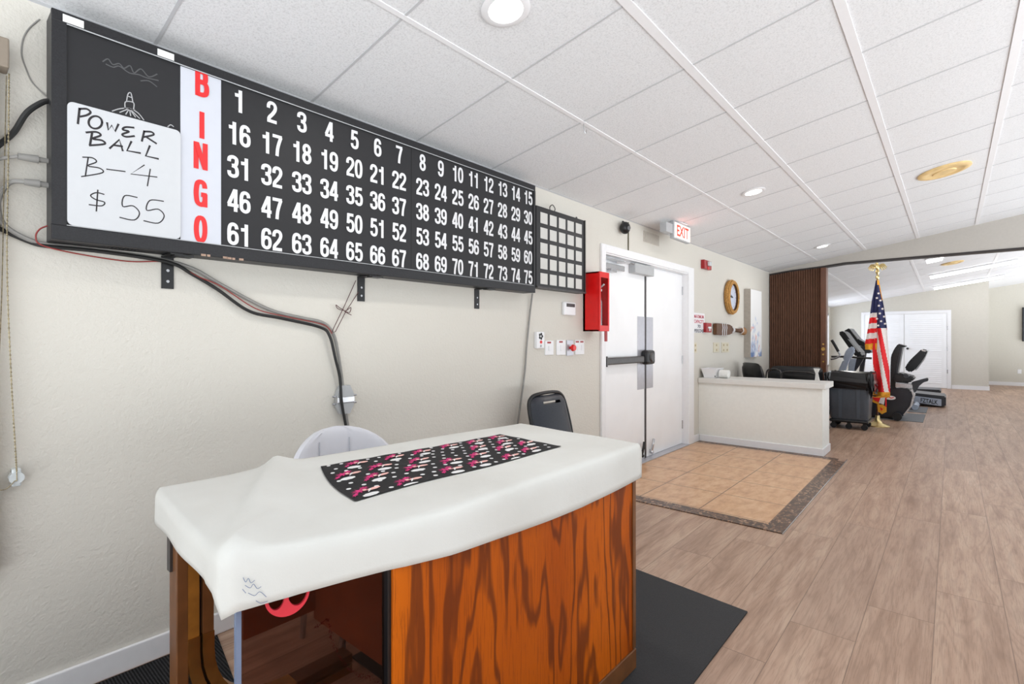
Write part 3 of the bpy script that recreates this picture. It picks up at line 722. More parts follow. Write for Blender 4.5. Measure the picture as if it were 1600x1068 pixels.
# ------------------------------------------------------------------ cables on the wall
def cable(name, pts, r, m, label, Y=2.455, cat='cable', smooth=True):
    bm = BM(); tube(bm, [AY(p[0], p[1], p[2] if len(p) > 2 else Y) for p in pts], r, 8, n=8, smooth=smooth)
    return tag(obj(name, bm, m, smooth=True), label, cat)
cable('power_cable', [(-20, 240, 2.45), (0, 225, 2.45), (22, 206, 2.45), (42, 176, 2.43), (66, 160, 2.42), (80, 158, 2.42)], .009, M_cable_black, 'thick black cable rising to the upper left edge of the bingo board')
c1 = cable('data_cable', [(-25, 254, 2.44), (5, 247, 2.43), (28, 244, 2.42)], .006, M_cable_grey, 'light grey cable with a plug, the upper one at the board edge')
bm = BM()
a = AY(28, 244, 2.42); b = AY(60, 249, 2.42); c = AY(79, 252, 2.42)
cyl(bm, a, b, .011, .014, 12); cyl(bm, b, c, .010, .008, 12); obj('plug', bm, M_cable_grey, c1, smooth=True)
c2 = cable('data_cable', [(42, 284, 2.42), (18, 284, 2.43), (4, 298, 2.44), (-3, 320, 2.44), (6, 350, 2.45), (40, 372, 2.45), (80, 383, 2.455), (150, 391), (240, 403), (300, 419), (350, 447), (420, 483), (470, 496), (505, 504), (521, 522), (528, 550), (534, 590), (538, 630), (544, 668)], .008, M_cable_grey, 'long grey cable looping left of the board, then running down behind the white chair')
bm = BM(); a = AY(38, 284, 2.42); b = AY(62, 287, 2.42); c = AY(79, 290, 2.42); cyl(bm, a, b, .011, .014, 12); cyl(bm, b, c, .011, .009, 12); obj('plug', bm, M_cable_grey, c2, smooth=True)
bm = BM(); q = AY(540, 624, 2.44)
prism(bm, [q+Vector((a*.055, 0, b*.075)) for a, b in ((-.5, 1), (.5, 1), (.9, .4), (.9, -.4), (.5, -1), (-.5, -1), (-.9, -.4), (-.9, .4))], (0, .026, 0)); obj('connector_hood', bm, M_plgrey, c2, label='light grey cable connector')
bm = BM()
box(bm, q.x-.052, q.x+.052, q.y-.006, q.y+.02, q.z-.016, q.z+.016, r=.003); cyl(bm, (q.x-.07, q.y+.01, q.z+.02), (q.x+.07, q.y+.01, q.z+.02), .005, seg=8); cyl(bm, (q.x-.07, q.y+.01, q.z-.02), (q.x+.07, q.y+.01, q.z-.02), .005, seg=8); obj('connector_shell', bm, M_chrome, c2)
cable('signal_cable', [(-10, 352, 2.462), (10, 362, 2.46), (50, 379, 2.455), (80, 385, 2.45), (160, 393, 2.45), (262, 409, 2.44), (300, 428, 2.45), (340, 452, 2.45), (390, 486, 2.45), (440, 497, 2.45), (500, 511, 2.45), (515, 525, 2.44), (524, 560, 2.44), (531, 590, 2.44), (534, 628, 2.43), (541, 668, 2.43)], .0075, M_cable_black, 'black cable sagging along the wall below the bingo board')
cable('thin_wire', [(76, 352, 2.44), (62, 358, 2.44), (56, 370, 2.44), (66, 383, 2.445), (120, 396, 2.445), (200, 408, 2.445), (265, 410, 2.445), (310, 432, 2.445), (345, 447, 2.445), (400, 482, 2.445), (450, 495, 2.445), (505, 507, 2.445), (519, 521, 2.435)], .0025, M_cable_red, 'thin red wire running along below the bingo board', cat='wire')
cable('monitor_cable', [(832, 458, 2.44), (828, 490, 2.455), (823, 540), (820, 580), (814, 625), (809, 662), (806, 690)], .007, M_cable_grey, 'grey cable hanging straight from the right end of the bingo board')
t = cable('string_tie', [(556, 438, 2.46), (538, 478, 2.452), (521, 513, 2.44), (519, 519, 2.44), (524, 518, 2.44), (540, 487, 2.452), (560, 456, 2.46)], .002, M_string, 'maroon string tied in a bow, holding the cables up to the middle bracket', cat='string', smooth=False)
bm = BM(); tube(bm, [AY(u, v, 2.448) for u, v in ((537, 484), (530, 480), (525, 476), (528, 482), (540, 485), (548, 480), (546, 488), (538, 486), (549, 492))], .002, 6); obj('bow', bm, M_string, t)
cable('wall_wire', [(62, 30, 2.468), (45, 45, 2.468), (36, 62, 2.468), (34, 85, 2.468), (41, 108, 2.468), (50, 128, 2.468), (66, 145, 2.466), (78, 155, 2.44)], .0025, M_cable_grey, 'thin grey wire zigzagging on the wall above the thick black cable', cat='wire')

# roller blind at the left edge with its bead chain
rb = thing('roller_blind', (-.65, WALL, 2.2), 'taupe roller blind with bead chain at the left edge of the photo', 'blind')
bm = BM(); box(bm, -1.6, .205, WALL-.07, WALL, 2.21, 2.31, r=.005); obj('headrail', bm, M_blind, rb)
bm = BM(); box(bm, -1.55, .182, WALL-.055, WALL-.052, .53, 2.21); fb = obj('blind_fabric', bm, M_blind, rb)
bm = BM(); box(bm, -1.55, .183, WALL-.062, WALL-.045, .51, .555, r=.004); obj('bottom_bar', bm, M_brownwood, rb)
bm = BM(); ch = [AY(u, v, 2.42) for u, v in ((14, 116), (13, 250), (11, 420), (18, 600), (26, 735), (22, 752), (0, 765), (-40, 740))]
tube(bm, ch, .0016, 6, n=10); tube(bm, [AY(u, v, 2.43) for u, v in ((10, 118), (6, 300), (2, 480), (-8, 700))], .0016, 6, n=10)
k = 0
for p in smooth_path(ch[:5], 26): ball(bm, p, .0032, seg=6)
obj('bead_chain', bm, M_chain, rb)
bm = BM(); q = AY(26, 746, 2.43); cyl(bm, q+Vector((0, -.006, 0)), q+Vector((0, .03, 0)), .02, seg=14); box(bm, q.x-.012, q.x+.012, q.y, WALL, q.z-.03, q.z+.03, r=.004); obj('chain_tensioner', bm, M_clear, rb)

# ------------------------------------------------------------------ wall devices
fc = thing('fire_extinguisher_cabinet', (4.0, WALL, 1.385), 'bright red fire extinguisher cabinet with glass front left of the double door', 'fire cabinet')
FY = WALL-.169; fx0 = 3.84; fx1 = AY(952, 470, FY).x; fz0, fz1 = 1.372, 1.888
fxl = 3.84
bm = BM()
box(bm, fxl, fx1, WALL-.02, WALL, fz0, fz1); box(bm, fxl, fxl+.012, FY+.012, WALL, fz0, fz1); box(bm, fx1-.012, fx1, FY+.012, WALL, fz0, fz1); box(bm, fxl, fx1, FY+.012, WALL, fz0, fz0+.012); box(bm, fxl, fx1, FY+.012, WALL, fz1-.012, fz1)
obj('body', bm, M_firered, fc)
bm = BM(); box(bm, fxl, fx1, FY, FY+.014, fz1-.05, fz1, r=.002); box(bm, fxl, fx1, FY, FY+.014, fz0, fz0+.05, r=.002); box(bm, fxl, fxl+.02, FY, FY+.014, fz0+.05, fz1-.05); box(bm, fx1-.02, fx1, FY, FY+.014, fz0+.05, fz1-.05); dr = obj('door', bm, M_firered, fc)
bm = BM(); box(bm, fxl+.02, fx1-.02, FY+.006, FY+.009, fz0+.05, fz1-.05); obj('pane', bm, M_glass, dr)
bm = BM(); box(bm, fxl+.014, fx1-.014, WALL-.026, WALL-.021, fz0+.013, fz1-.013); obj('lining', bm, M_inner, fc)
bm = BM(); box(bm, fx1-.07, fx1-.03, FY, FY+.01, fz0-.09, fz0, r=.003); obj('tab', bm, M_darkred, fc)
ex = thing('fire_extinguisher', ((fxl+fx1)/2, FY+.085, fz0+.013), 'fire extinguisher with silver head inside the red cabinet', 'fire extinguisher')
ecx = (fxl+fx1)/2; ecy = FY+.085
bm = BM(); lathe(bm, [(.04, 0), (.055, .01), (.055, .24), (.045, .29), (.02, .32), (.018, .34)], (ecx, ecy, fz0+.013), 20); obj('cylinder', bm, M_chrome, ex, smooth=True)
bm = BM(); box(bm, ecx-.015, ecx+.015, ecy-.05, ecy+.03, fz0+.35, fz0+.37); tube(bm, [(ecx, ecy-.02, fz0+.37), (ecx, ecy-.08, fz0+.41)], .008, smooth=False); obj('handle', bm, M_plwhite, ex)
bm = BM(); tube(bm, [(ecx-.02, ecy-.02, fz0+.36), (ecx-.05, ecy-.06, fz0+.30), (ecx-.05, ecy-.06, fz0+.12)], .009); obj('hose', bm, M_plwhite, ex)
def plate(name, u0, u1, v0, v1, d, m, parent=None, r=.003, Y=WALL, sub=0):
    a = AY(u0, v0, Y-d); b = AY(u1, v1, Y-d)
    bm = BM(); box(bm, a.x, b.x, Y-d-sub, Y-sub if sub else Y, b.z, a.z, r=r); return obj(name, bm, m, parent), a, b
def wthing(name, u, v, label, cat, group=None): return thing(name, AY(u, v), label, cat, group)
k = wthing('alarm_keypad', 891, 494, 'white alarm keypad with grey screen under the pattern board', 'keypad')
o, a, b = plate('body', 882, 900, 471, 493, .03, M_plwhite, k, .008)
bm = BM(); box(bm, a.x+.03, b.x-.02, a.y-.002, a.y+.002, a.z-.04, a.z-.012); obj('screen', bm, M_bronze, k)
k = wthing('fan_remote', 845, 545, 'slim white wall remote with fan symbol and red button', 'remote control')
o, a, b = plate('body', 839, 851, 518, 544, .03, M_plwhite, k, .006)
bm = BM(); cx = (a.x+b.x)/2
for i in range(5):
    an = i*2*PI/5; ball(bm, (cx+.018*math.cos(an), a.y-.001, a.z-.035+.018*math.sin(an)), .011, .003, .011, 8)
obj('fan_symbol', bm, M_black, k)
bm = BM(); cyl(bm, (cx, a.y+.001, a.z-.08), (cx, a.y-.006, a.z-.08), .012, seg=12); obj('button', bm, M_firered, k, label='red button')
bm = BM(); cyl(bm, (cx, a.y+.001, a.z-.11), (cx, a.y-.004, a.z-.11), .01, seg=12); obj('button', bm, M_plgrey, k)
def switch(u0, u1, v0, v1, label, n=1):
    k = wthing('light_switch', (u0+u1)/2, v1, label, 'light switch')
    o, a, b = plate('plate', u0, u1, v0, v1, .008, M_plwhite, k, .002); W = (b.x-a.x)/n
    for i in range(n):
        x = a.x+W*(i+.5)
        bm = BM(); box(bm, x-.014, x+.014, a.y-.006, a.y+.001, b.z+.035, a.z-.042, r=.002); obj('paddle', bm, M_plwhite, k)
        bm = BM(); box(bm, x-.03, x+.02, a.y-.001, a.y+.001, a.z-.022, a.z-.008); obj('marking', bm, M_darkred, k, label='red label strip')
switch(852, 865, 532, 554, 'white light switch nearest the fan remote')
switch(870, 884, 531, 554, 'single white light switch left of the red knob')
switch(899, 913, 531, 553, 'double white light switch right of the red knob', 2)
k = wthing('key_switch', 891, 555, 'narrow steel switch plate with a red mushroom knob', 'switch')
o, a, b = plate('plate', 886, 896, 531, 555, .01, M_alum, k, .002)
bm = BM(); cx = (a.x+b.x)/2; cz = (a.z+b.z)/2; cyl(bm, (cx, a.y, cz), (cx, a.y-.025, cz), .012, seg=14); cyl(bm, (cx, a.y-.025, cz), (cx, a.y-.045, cz), .03, .024, 18); obj('knob', bm, M_firered, k, smooth=True, label='red knob')
q = AY(976, 356, 2.42)
k = thing('security_camera', (q.x, WALL, q.z), 'black dome camera on the wall above the double door', 'camera')
bm = BM(); ball(bm, (q.x, 2.415, q.z), .055, .05, .06, 18); obj('housing', bm, M_black, k, smooth=True)
bm = BM(); cyl(bm, (q.x+.02, 2.42, q.z+.03), (q.x+.055, WALL, q.z+.075), .014, seg=10); obj('mount', bm, M_black, k)
bm = BM(); cyl(bm, (q.x-.02, 2.37, q.z-.01), (q.x-.024, 2.36, q.z-.012), .02, seg=12); obj('lens', bm, M_bronze, k)
bm = BM(); x = AY(981, 370).x; cyl(bm, (x, WALL-.006, 2.195), (x, WALL-.006, 2.475), .006, seg=8); obj('cord', bm, plain('olive cord', (84, 80, 52), .6), k)
v_ = wthing('slatted_plate', 1017, 385, 'grey beige slatted plate high on the wall between camera and exit sign', 'vent')
a = AY(1006, 358, WALL-.006); b = AY(1030, 386, WALL-.006)
bm = BM(); box(bm, a.x, b.x, WALL-.006, WALL, 2.335, 2.45); obj('frame', bm, plain('grey beige plate', (192, 185, 174), .7), v_)  # grey beige rectangle slightly darker than the wall, with raised slats
bm = BM()
for i in range(7): box(bm, a.x+.015, b.x-.015, WALL-.01, WALL-.005, 2.345+.014*i, 2.353+.014*i)
obj('slats', bm, plain('grey beige slat', (184, 177, 167), .7), v_)

es = thing('exit_sign', (5.36, 2.2, 2.36), 'lit exit sign with red letters hanging from the ceiling by the wall', 'exit sign')
bm = BM(); box(bm, 5.13, 5.57, 2.19, 2.235, 2.355, 2.535, r=.005); obj('housing', bm, M_plgrey, es)
bm = BM(); box(bm, 5.155, 5.555, 2.186, 2.19, 2.37, 2.523); fcx = obj('face', bm, M_exitface, es, label='glowing white face')
bm = BM(); text(bm, 'EXIT', (5.355, 2.186, 2.447), .118, .32, off=.03); obj('lettering', bm, M_exitred, fcx)
bm = BM(); box(bm, 5.28, 5.45, 2.17, 2.25, 2.535, 2.543); obj('canopy', bm, M_plwhite, es)
bm = BM(); box(bm, 4.97, 5.13, 2.2, 2.27, 2.40, 2.50, r=.004); obj('conduit_box', bm, M_plgrey, es)
k = wthing('fire_strobe', 1106, 423, 'red fire alarm strobe high on the wall right of the double door', 'fire alarm')
o, a, b = plate('body', 1101, 1112, 405, 422, .05, M_darkred, k, .006); cx = (a.x+b.x)/2; cz = (a.z+b.z)/2
bm = BM(); box(bm, cx-.03, cx+.04, a.y-.035, a.y, cz-.015, cz+.04, r=.008); obj('strobe_lens', bm, M_clear, k)
bm = BM(); cyl(bm, (cx, a.y, cz-.045), (cx, a.y-.006, cz-.045), .02, seg=12); obj('horn', bm, M_firered, k)
k = wthing('capacity_sign', 1092, 520, 'small white sign with red and dark capacity lettering beside the door frame', 'sign')
o, a, b = plate('panel', 1083, 1101, 488, 520, .004, M_plwhite, k, .001)
cx = (a.x+b.x)/2; w0 = (b.x-a.x)
bm = BM(); text(bm, 'MAXIMUM', (cx, a.y, a.z-.045), .045, w0*.82, off=.02); text(bm, 'CAPACITY', (cx, a.y, a.z-.108), .045, w0*.82, off=.02); obj('lettering', bm, plain('pinkish red ink', (206, 70, 96), .6), k)
bm = BM(); text(bm, '70', (cx, a.y, a.z-.17), .042, w0*.25, off=.02); text(bm, 'PERSONS', (cx, a.y, a.z-.228), .045, w0*.8, off=.02); obj('lettering', bm, plain('dark ink', (50, 56, 74), .6), k)
k = wthing('fire_pull_station', 1108, 520, 'red fire alarm pull box between the capacity sign and the wooden paddle', 'fire alarm')
o, a, b = plate('body', 1104, 1112, 504, 519, .045, M_darkred, k, .006); cx = (a.x+b.x)/2; cz = (a.z+b.z)/2
bm = BM(); box(bm, cx-.05, cx+.05, a.y-.012, a.y, cz-.012, cz+.012, r=.003); box(bm, cx-.012, cx+.012, a.y-.014, a.y, cz-.045, cz+.0, r=.003); obj('handle', bm, M_plwhite, k, label='white pull handle')

# clock with rope rim
CY = WALL-.07; cc = AY(1147, 464, CY)
k = thing('wall_clock', (cc.x, WALL, cc.z-.25), 'round wall clock with thick rope rim and pale face', 'clock')
R0 = .235
bm = BM(); lathe(bm, [(R0*.96, 0), (R0*.96, -.05), (R0*.8, -.055), (R0*.78, -.03)], (cc.x, WALL, cc.z), 40, 'y'); obj('case', bm, M_paddle, k, smooth=True)
bm = BM()
for rr, yy in ((R0*1.0, -.02), (R0*1.03, -.045), (R0*.97, -.066), (R0*.88, -.072)):
    ring = [Vector((cc.x+rr*math.cos(2*PI*i/64), WALL+yy, cc.z+rr*math.sin(2*PI*i/64))) for i in range(64)]
    tube(bm, ring, [.0145, .0125], 8, smooth=False, closed=True)
obj('rope_rim', bm, M_rope, k, smooth=True)
bm = BM(); lathe(bm, [(R0*.82, -.02), (R0*.82, -.042), (.001, -.043)], (cc.x, WALL, cc.z), 40, 'y'); obj('dial', bm, M_face, k)
bm = BM()
for i in range(12):
    an = 2*PI*i/12; c_, s_ = math.cos(an), math.sin(an)
    ribbon(bm, [(cc.x+R0*.62*c_, WALL-.045, cc.z+R0*.62*s_), (cc.x+R0*.72*c_, WALL-.045, cc.z+R0*.72*s_)], .010, (0, -1, 0), smooth=False)
obj('hour_marks', bm, plain('slate marks', (110, 120, 146), .6), k)
for dx, dz, wd in ((-.10, .005, .018), (-.06, .03, .012)):
    bm = BM(); ribbon(bm, [(cc.x+.02*(1 if dx < 0 else -1), WALL-.048, cc.z-dz*.2), (cc.x+dx, WALL-.048, cc.z+dz)], wd, (0, -1, 0), smooth=False); obj('clock_hand', bm, M_black, k)

# wooden paddle decor with white cord
k = thing('paddle', (7.8, WALL, 1.45), 'short brown wooden paddle wrapped with white cord, hung sideways under the clock', 'wall decoration')
pz = 1.44; PYy = WALL-.055
bm = BM(); outl = [(7.06, .072), (7.10, .08), (7.45, .08), (7.62, .07), (7.74, .045), (7.80, .03)]
pts = [(x, PYy, pz+h) for x, h in outl]+[(x, PYy, pz-h) for x, h in outl[::-1]]
prism(bm, pts, (0, .045, 0)); bmesh.ops.bevel(bm, geom=[e for e in bm.edges], offset=.006, segments=2, affect='EDGES'); obj('blade', bm, M_paddle, k)
bm = BM(); cyl(bm, (7.79, PYy+.022, pz), (8.17, PYy+.022, pz-.01), .027, .03, 14); obj('shaft', bm, M_paddle, k, smooth=True)
bm = BM(); ball(bm, (8.32, PYy+.018, pz-.015), .13, .03, .06, 16); cyl(bm, (8.17, PYy+.022, pz-.01), (8.25, PYy+.022, pz-.012), .035, .03, 14); obj('grip', bm, plain('oak grip', (150, 106, 60), .5, var=.2), k, smooth=True)
for x in (7.29, 7.37, 7.45):
    bm = BM(); h = .083; tube(bm, [(x, PYy-.004, pz+h), (x+.01, PYy-.007, pz+.02), (x-.01, PYy-.007, pz-.03), (x+.005, PYy-.004, pz-h), (x, PYy+.048, pz-h), (x, PYy+.048, pz+h)], .0065, 6, smooth=False, closed=True); obj('cord_wrap', bm, M_plwhite, k)
for x in (7.73, 7.77, 8.18):
    bm = BM(); tube(bm, [(x, PYy+.022+.042*math.cos(a_*PI/6), pz+.045*math.sin(a_*PI/6)) for a_ in range(12)], .008, 6, smooth=False, closed=True); obj('cord_wrap', bm, M_plwhite, k)

# canvas picture
k = thing('canvas_picture', (9.0, WALL, 1.0), 'tall narrow canvas of pale watercolour with blue at the bottom', 'picture')
CYy = WALL-.10; a = AY(1173, 452, CYy); b = AY(1190, 556, CYy)
bm = BM(); box(bm, a.x, b.x, CYy+.003, WALL, 1.02, 2.09); obj('stretcher', bm, plain('canvas edge', (178, 170, 160), .8), k)
bm = BM(); box(bm, a.x+.005, b.x-.005, CYy, CYy+.004, 1.025, 2.085); obj('painting', bm, M_art, k)
def outlet(u0, u1, v0, v1, label, cat, kind):
    k = wthing('wall_outlet' if cat == 'outlet' else 'switch_plate', (u0+u1)/2, v1, label, cat)
    o, a, b = plate('plate', u0, u1, v0, v1, .008, M_beige, k, .002)
    n = 2 if kind == 'double' else 1
    for i in range(n):
        x = a.x+(b.x-a.x)*(i+.5)/n
        for z in ((a.z-.035), (b.z+.035)):
            bm = BM(); box(bm, x-.018, x+.018, a.y-.003, a.y+.001, z-.014, z+.014, r=.002); obj('socket' if cat == 'outlet' else 'toggle', bm, plain('tan insert', (176, 158, 118), .5), k)
outlet(1084, 1089, 535, 551, 'beige switch plate hard against the door frame, under the capacity sign', 'switch plate', 'single')
outlet(1115, 1124, 535, 550, 'single beige outlet plate under the paddle', 'outlet', 'single')
outlet(1128, 1139, 535, 550, 'double beige outlet plate under the paddle, nearest the canvas', 'outlet', 'double')
k = thing('wall_outlet', AX(1593, 584, 20.1), 'white outlet on the far recess wall below the screen', 'outlet'); q = AX(1593, 580, 20.09)
bm = BM(); box(bm, 20.09, 20.1, q.y-.04, q.y+.04, q.z-.06, q.z+.06); obj('plate', bm, M_plwhite, k)
k = thing('wall_screen', (20.1, -1.9, 1.2), 'black wall mounted screen at the right edge on the recess wall', 'television'); q = AX(1597, 480, 20.0); q2 = AX(1597, 533, 20.0)
bm = BM(); box(bm, 20.0, 20.06, q.y-1.1, q.y, q2.z, q.z, r=.01); obj('body', bm, M_black, k)
bm = BM(); box(bm, 19.996, 20.0, q.y-1.08, q.y-.02, q2.z+.02, q.z-.02); obj('display', bm, M_shroud, k)
bm = BM(); box(bm, 20.06, 20.1, q.y-.7, q.y-.4, (q.z+q2.z)/2-.15, (q.z+q2.z)/2+.15); obj('mount', bm, M_black, k)

# ------------------------------------------------------------------ folding partition
k = thing('folding_partition', (HEAD, 2.05, 0), 'dark brown accordion partition folded open beside the wall corner', 'partition')
bm = BM(); N_ = 44; ys = [2.455-(2.455-1.668)*i/N_ for i in range(N_+1)]
def ptop(y):
    for i in range(4):
        if pt[i][0] >= y >= pt[i+1][0]:
            f = (pt[i][0]-y)/(pt[i][0]-pt[i+1][0]); return pt[i][1]+(pt[i+1][1]-pt[i][1])*f
    return pt[-1][1]
front = []
for i, y in enumerate(ys):
    x = HEAD-.03+(.028 if i % 2 else 0); front.append((x, y))
for i in range(N_):
    (xa, ya), (xb, yb) = front[i], front[i+1]
    for s in (0,):
        v = [bm.verts.new((xa, ya, .012)), bm.verts.new((xb, yb, .012)), bm.verts.new((xb, yb, ptop(yb)-.004)), bm.verts.new((xa, ya, ptop(ya)-.004))]
        bm.faces.new(v)
        v = [bm.verts.new((xa+.10, ya, .012)), bm.verts.new((xb+.10, yb, .012)), bm.verts.new((xb+.10, yb, ptop(yb)-.004)), bm.verts.new((xa+.10, ya, ptop(ya)-.004))]
        bm.faces.new(v)
obj('pleated_panel', bm, M_accordion, k, doubles=True)
bm = BM(); box(bm, HEAD-.06, HEAD+.11, 1.585, 1.668, .012, 2.50, r=.006); po = obj('end_post', bm, M_post, k, label='reddish brown end post')
bm = BM()
for z in (.93, 1.05, 1.14, 1.22): cyl(bm, (HEAD-.06, 1.625, z), (HEAD-.072, 1.625, z), .016 if z != 1.14 else .03, seg=12)
obj('latch', bm, M_brass, po, label='brass latch fittings')

# ------------------------------------------------------------------ behind the half wall
k = thing('work_desk', (7.5, 1.75, 0), 'dark grey topped work desk just behind the half wall', 'desk')
bm = BM(); box(bm, 7.05, 7.55, 1.26, 2.2, .735, .765, r=.004); obj('desktop', bm, M_desktop, k)
for x, y in ((7.1, 1.45), (7.5, 1.45), (7.1, 2.15), (7.5, 2.15)):
    bm = BM(); box(bm, x-.02, x+.02, y-.02, y+.02, 0, .735); obj('leg', bm, M_black, k)
bm = BM(); box(bm, 7.08, 7.32, 1.75, 1.98, .766, .772); tag(obj('paper_sheet', bm, M_paper), 'white paper sheet lying on the dark desk behind the half wall', 'paper')
k = thing('basket', (6.66, 2.36, .81), 'white plastic basket at the wall end of the half wall cap', 'basket')
bm = BM(); o0 = [(6.57, 2.44), (6.57, 2.27), (6.80, 2.27), (6.80, 2.44)]
def shell(bm, c, wb, wt, z0, z1, th, mi=0):
    (cx, cy) = c
    def ring(wx, wy, z): return [bm.verts.new((cx+sx*wx/2, cy+sy*wy/2, z)) for sx, sy in ((-1, -1), (1, -1), (1, 1), (-1, 1))]
    A = ring(wb[0], wb[1], z0); B = ring(wt[0], wt[1], z1); Ci = ring(wt[0]-2*th, wt[1]-2*th, z1); D = ring(wb[0]-2*th, wb[1]-2*th, z0+th)
    for p_, q_ in ((A, B), (B, Ci), (Ci, D)):
        for i in range(4): bm.faces.new((p_[i], p_[(i+1) % 4], q_[(i+1) % 4], q_[i])).material_index = mi
    bm.faces.new(A[::-1]).material_index = mi; bm.faces.new(D).material_index = mi
shell(bm, (6.70, 2.345), (.22, .13), (.26, .19), .811, .925, .008); obj('bin', bm, M_plwhite, k)
bm = BM(); tube(bm, [(6.57, 2.25, .925), (6.83, 2.25, .925), (6.83, 2.44, .925), (6.57, 2.44, .925)], .007, 6, smooth=False, closed=True); obj('rim', bm, M_plwhite, k)
bm = BM(); ball(bm, (6.57, 2.265, .835), .006, .008, .008, 8); obj('hole', bm, M_black, k)
k = thing('paper_towel_roll', (6.66, 2.19, .81), 'loose white paper roll lying beside the basket on the half wall cap', 'paper roll')
bm = BM(); lathe(bm, [(.02, -.09), (.05, -.09), (.052, 0), (.05, .09), (.02, .09)], (6.68, 2.185, .863), 20, 'y')
bmesh.ops.scale(bm, vec=(1, .62, 1), verts=bm.verts, space=Matrix.Translation((-6.68, -2.185, -.863))); obj('roll', bm, M_paper, k, smooth=True)
bm = BM(); tube(bm, [(6.62, 2.13, .86), (6.60, 2.12, .83), (6.58, 2.10, .814)], .004, 6); obj('loose_end', bm, M_paper, k)

def pillow(bm, c, w_, h_, d_, M_=None, n=10, puff=.5, mi=0):
    """padded cushion: w across X, h along Z, d thick in Y, before M_"""
    vs = []
    g = {}
    for side in (-1, 1):
        for i in range(n+1):
            for j in range(n+1):
                a = i/n*2-1; b = j/n*2-1
                e = (1-abs(a)**4)*(1-abs(b)**4)
                x = a*w_/2*(1-.06*abs(b)**6); z = b*h_/2*(1-.06*abs(a)**6)
                y = side*d_/2*(e**puff if e > 0 else 0)
                if (i in (0, n) or j in (0, n)) and side == 1: g[(side, i, j)] = g[(-1, i, j)]; continue
                v = bm.verts.new((x, y, z)); g[(side, i, j)] = v; vs.append(v)
    for side in (-1, 1):
        for i in range(n):
            for j in range(n):
                f = [g[(side, i, j)], g[(side, i+1, j)], g[(side, i+1, j+1)], g[(side, i, j+1)]]
                bm.faces.new(f if side < 0 else f[::-1]).material_index = mi
    T = Matrix.Translation(c) @ (M_ if M_ is not None else Matrix.Identity(4))
    bmesh.ops.transform(bm, matrix=T, verts=vs)
Rx = lambda a: Matrix.Rotation(math.radians(a), 4, 'X')
Rz = lambda a: Matrix.Rotation(math.radians(a), 4, 'Z')
# office chair
oc = (8.10, 2.21)
k = thing('office_chair', (oc[0], oc[1], 0), 'black leather office chair showing over the half wall near the canvas', 'chair')
MO = Rz(48) @ Rx(-14)
bm = BM(); pillow(bm, (oc[0], oc[1], .665), .44, .60, .16, MO); obj('backrest', bm, M_leather, k, smooth=True)
bm = BM()
for dz in (-.14, .04): pillow(bm, Vector((oc[0], oc[1], .66)) + (MO @ Vector((0, -.055, dz))), .30, .15, .10, MO)
obj('back_cushion', bm, M_leather, k, smooth=True)
bm = BM(); pillow(bm, (oc[0]-.17, oc[1]-.19, .45), .50, .50, .12, Rz(48) @ Rx(90)); obj('seat', bm, M_leather, k, smooth=True)
for s in (-1, 1):
    bm = BM(); mm = Matrix.Translation((oc[0]-.17, oc[1]-.19, 0)) @ Rz(48); tube(bm, [mm @ Vector((s*.27, .2, .5)), mm @ Vector((s*.29, .15, .66)), mm @ Vector((s*.29, -.12, .66)), mm @ Vector((s*.27, -.1, .47))], .02, 8); obj('armrest', bm, M_plgrey if s > 0 else M_black, k)
bm = BM(); cyl(bm, (oc[0]-.17, oc[1]-.19, .08), (oc[0]-.17, oc[1]-.19, .40), .03); obj('column', bm, M_chrome, k)
for i in range(5):
    an = i*2*PI/5; e_ = Vector((oc[0]-.17+.27*math.cos(an), oc[1]-.19+.27*math.sin(an), .06))
    bm = BM(); cyl(bm, (oc[0]-.17, oc[1]-.19, .1), e_, .025, .018, 8); ball(bm, e_+Vector((0, 0, -.03)), .03, .03, .03, 10); obj('leg', bm, M_black, k)
# folding chairs and black cabinet
k = thing('black_bench', (9.1, 1.95, 0), 'wide black padded bench pushed against the brown partition', 'bench')
bm = BM(); pillow(bm, (9.45, 1.94, .66), .76, .40, .14, Rz(90)); obj('backrest', bm, M_leather, k, smooth=True)
bm = BM(); pillow(bm, (9.15, 1.94, .40), .52, .74, .14, Rx(90)); obj('seat', bm, M_leather, k, smooth=True)
for x, y in ((8.95, 1.62), (8.95, 2.26), (9.4, 1.62), (9.4, 2.26)):
    bm = BM(); cyl(bm, (x, y, 0), (x, y, .36), .02, seg=10); obj('leg', bm, M_black, k)
def folding(cx, cy, wd, zt, label, rot):
    k = thing('folding_chair', (cx, cy, 0), label, 'chair', None); T = Matrix.Translation((cx, cy, 0)) @ Rz(rot)
    bm = BM(); tube(bm, [T @ Vector(p) for p in ((-wd/2-.02, -.02, 0), (-wd/2, 0, zt-.12), (-wd/2+.06, .01, zt-.015), (0, .012, zt), (wd/2-.06, .01, zt-.015), (wd/2, 0, zt-.12), (wd/2+.02, -.02, 0))], .012, 8); obj('frame', bm, M_bronze, k, smooth=True)
    bm = BM(); pillow(bm, T @ Vector((0, .0, zt-.13)), wd-.06, .19, .03, Rz(rot)); obj('backrest', bm, M_leather, k, smooth=True)
    bm = BM(); pillow(bm, T @ Vector((0, -.2, .44)), wd-.04, .38, .04, Rz(rot) @ Rx(90)); obj('seat', bm, M_leather, k, smooth=True)
    for s in (-1, 1):
        bm = BM(); cyl(bm, T @ Vector((s*wd/2, -.02, .52)), T @ Vector((s*wd/2, -.38, 0)), .011, seg=8); obj('leg', bm, M_bronze, k)
folding(8.35, 1.69, .50, .83, 'black folding chair with low curved frame in front of the black bench', 75)
folding(8.76, 2.12, .24, .84, 'narrow black chair with pale frame right of the leather office chair', 255)
k = thing('paper_pad', (8.0, 1.36, 0), 'white standing card strip at the right end behind the half wall', 'card')
q = AX(1277, 586, 8.1)
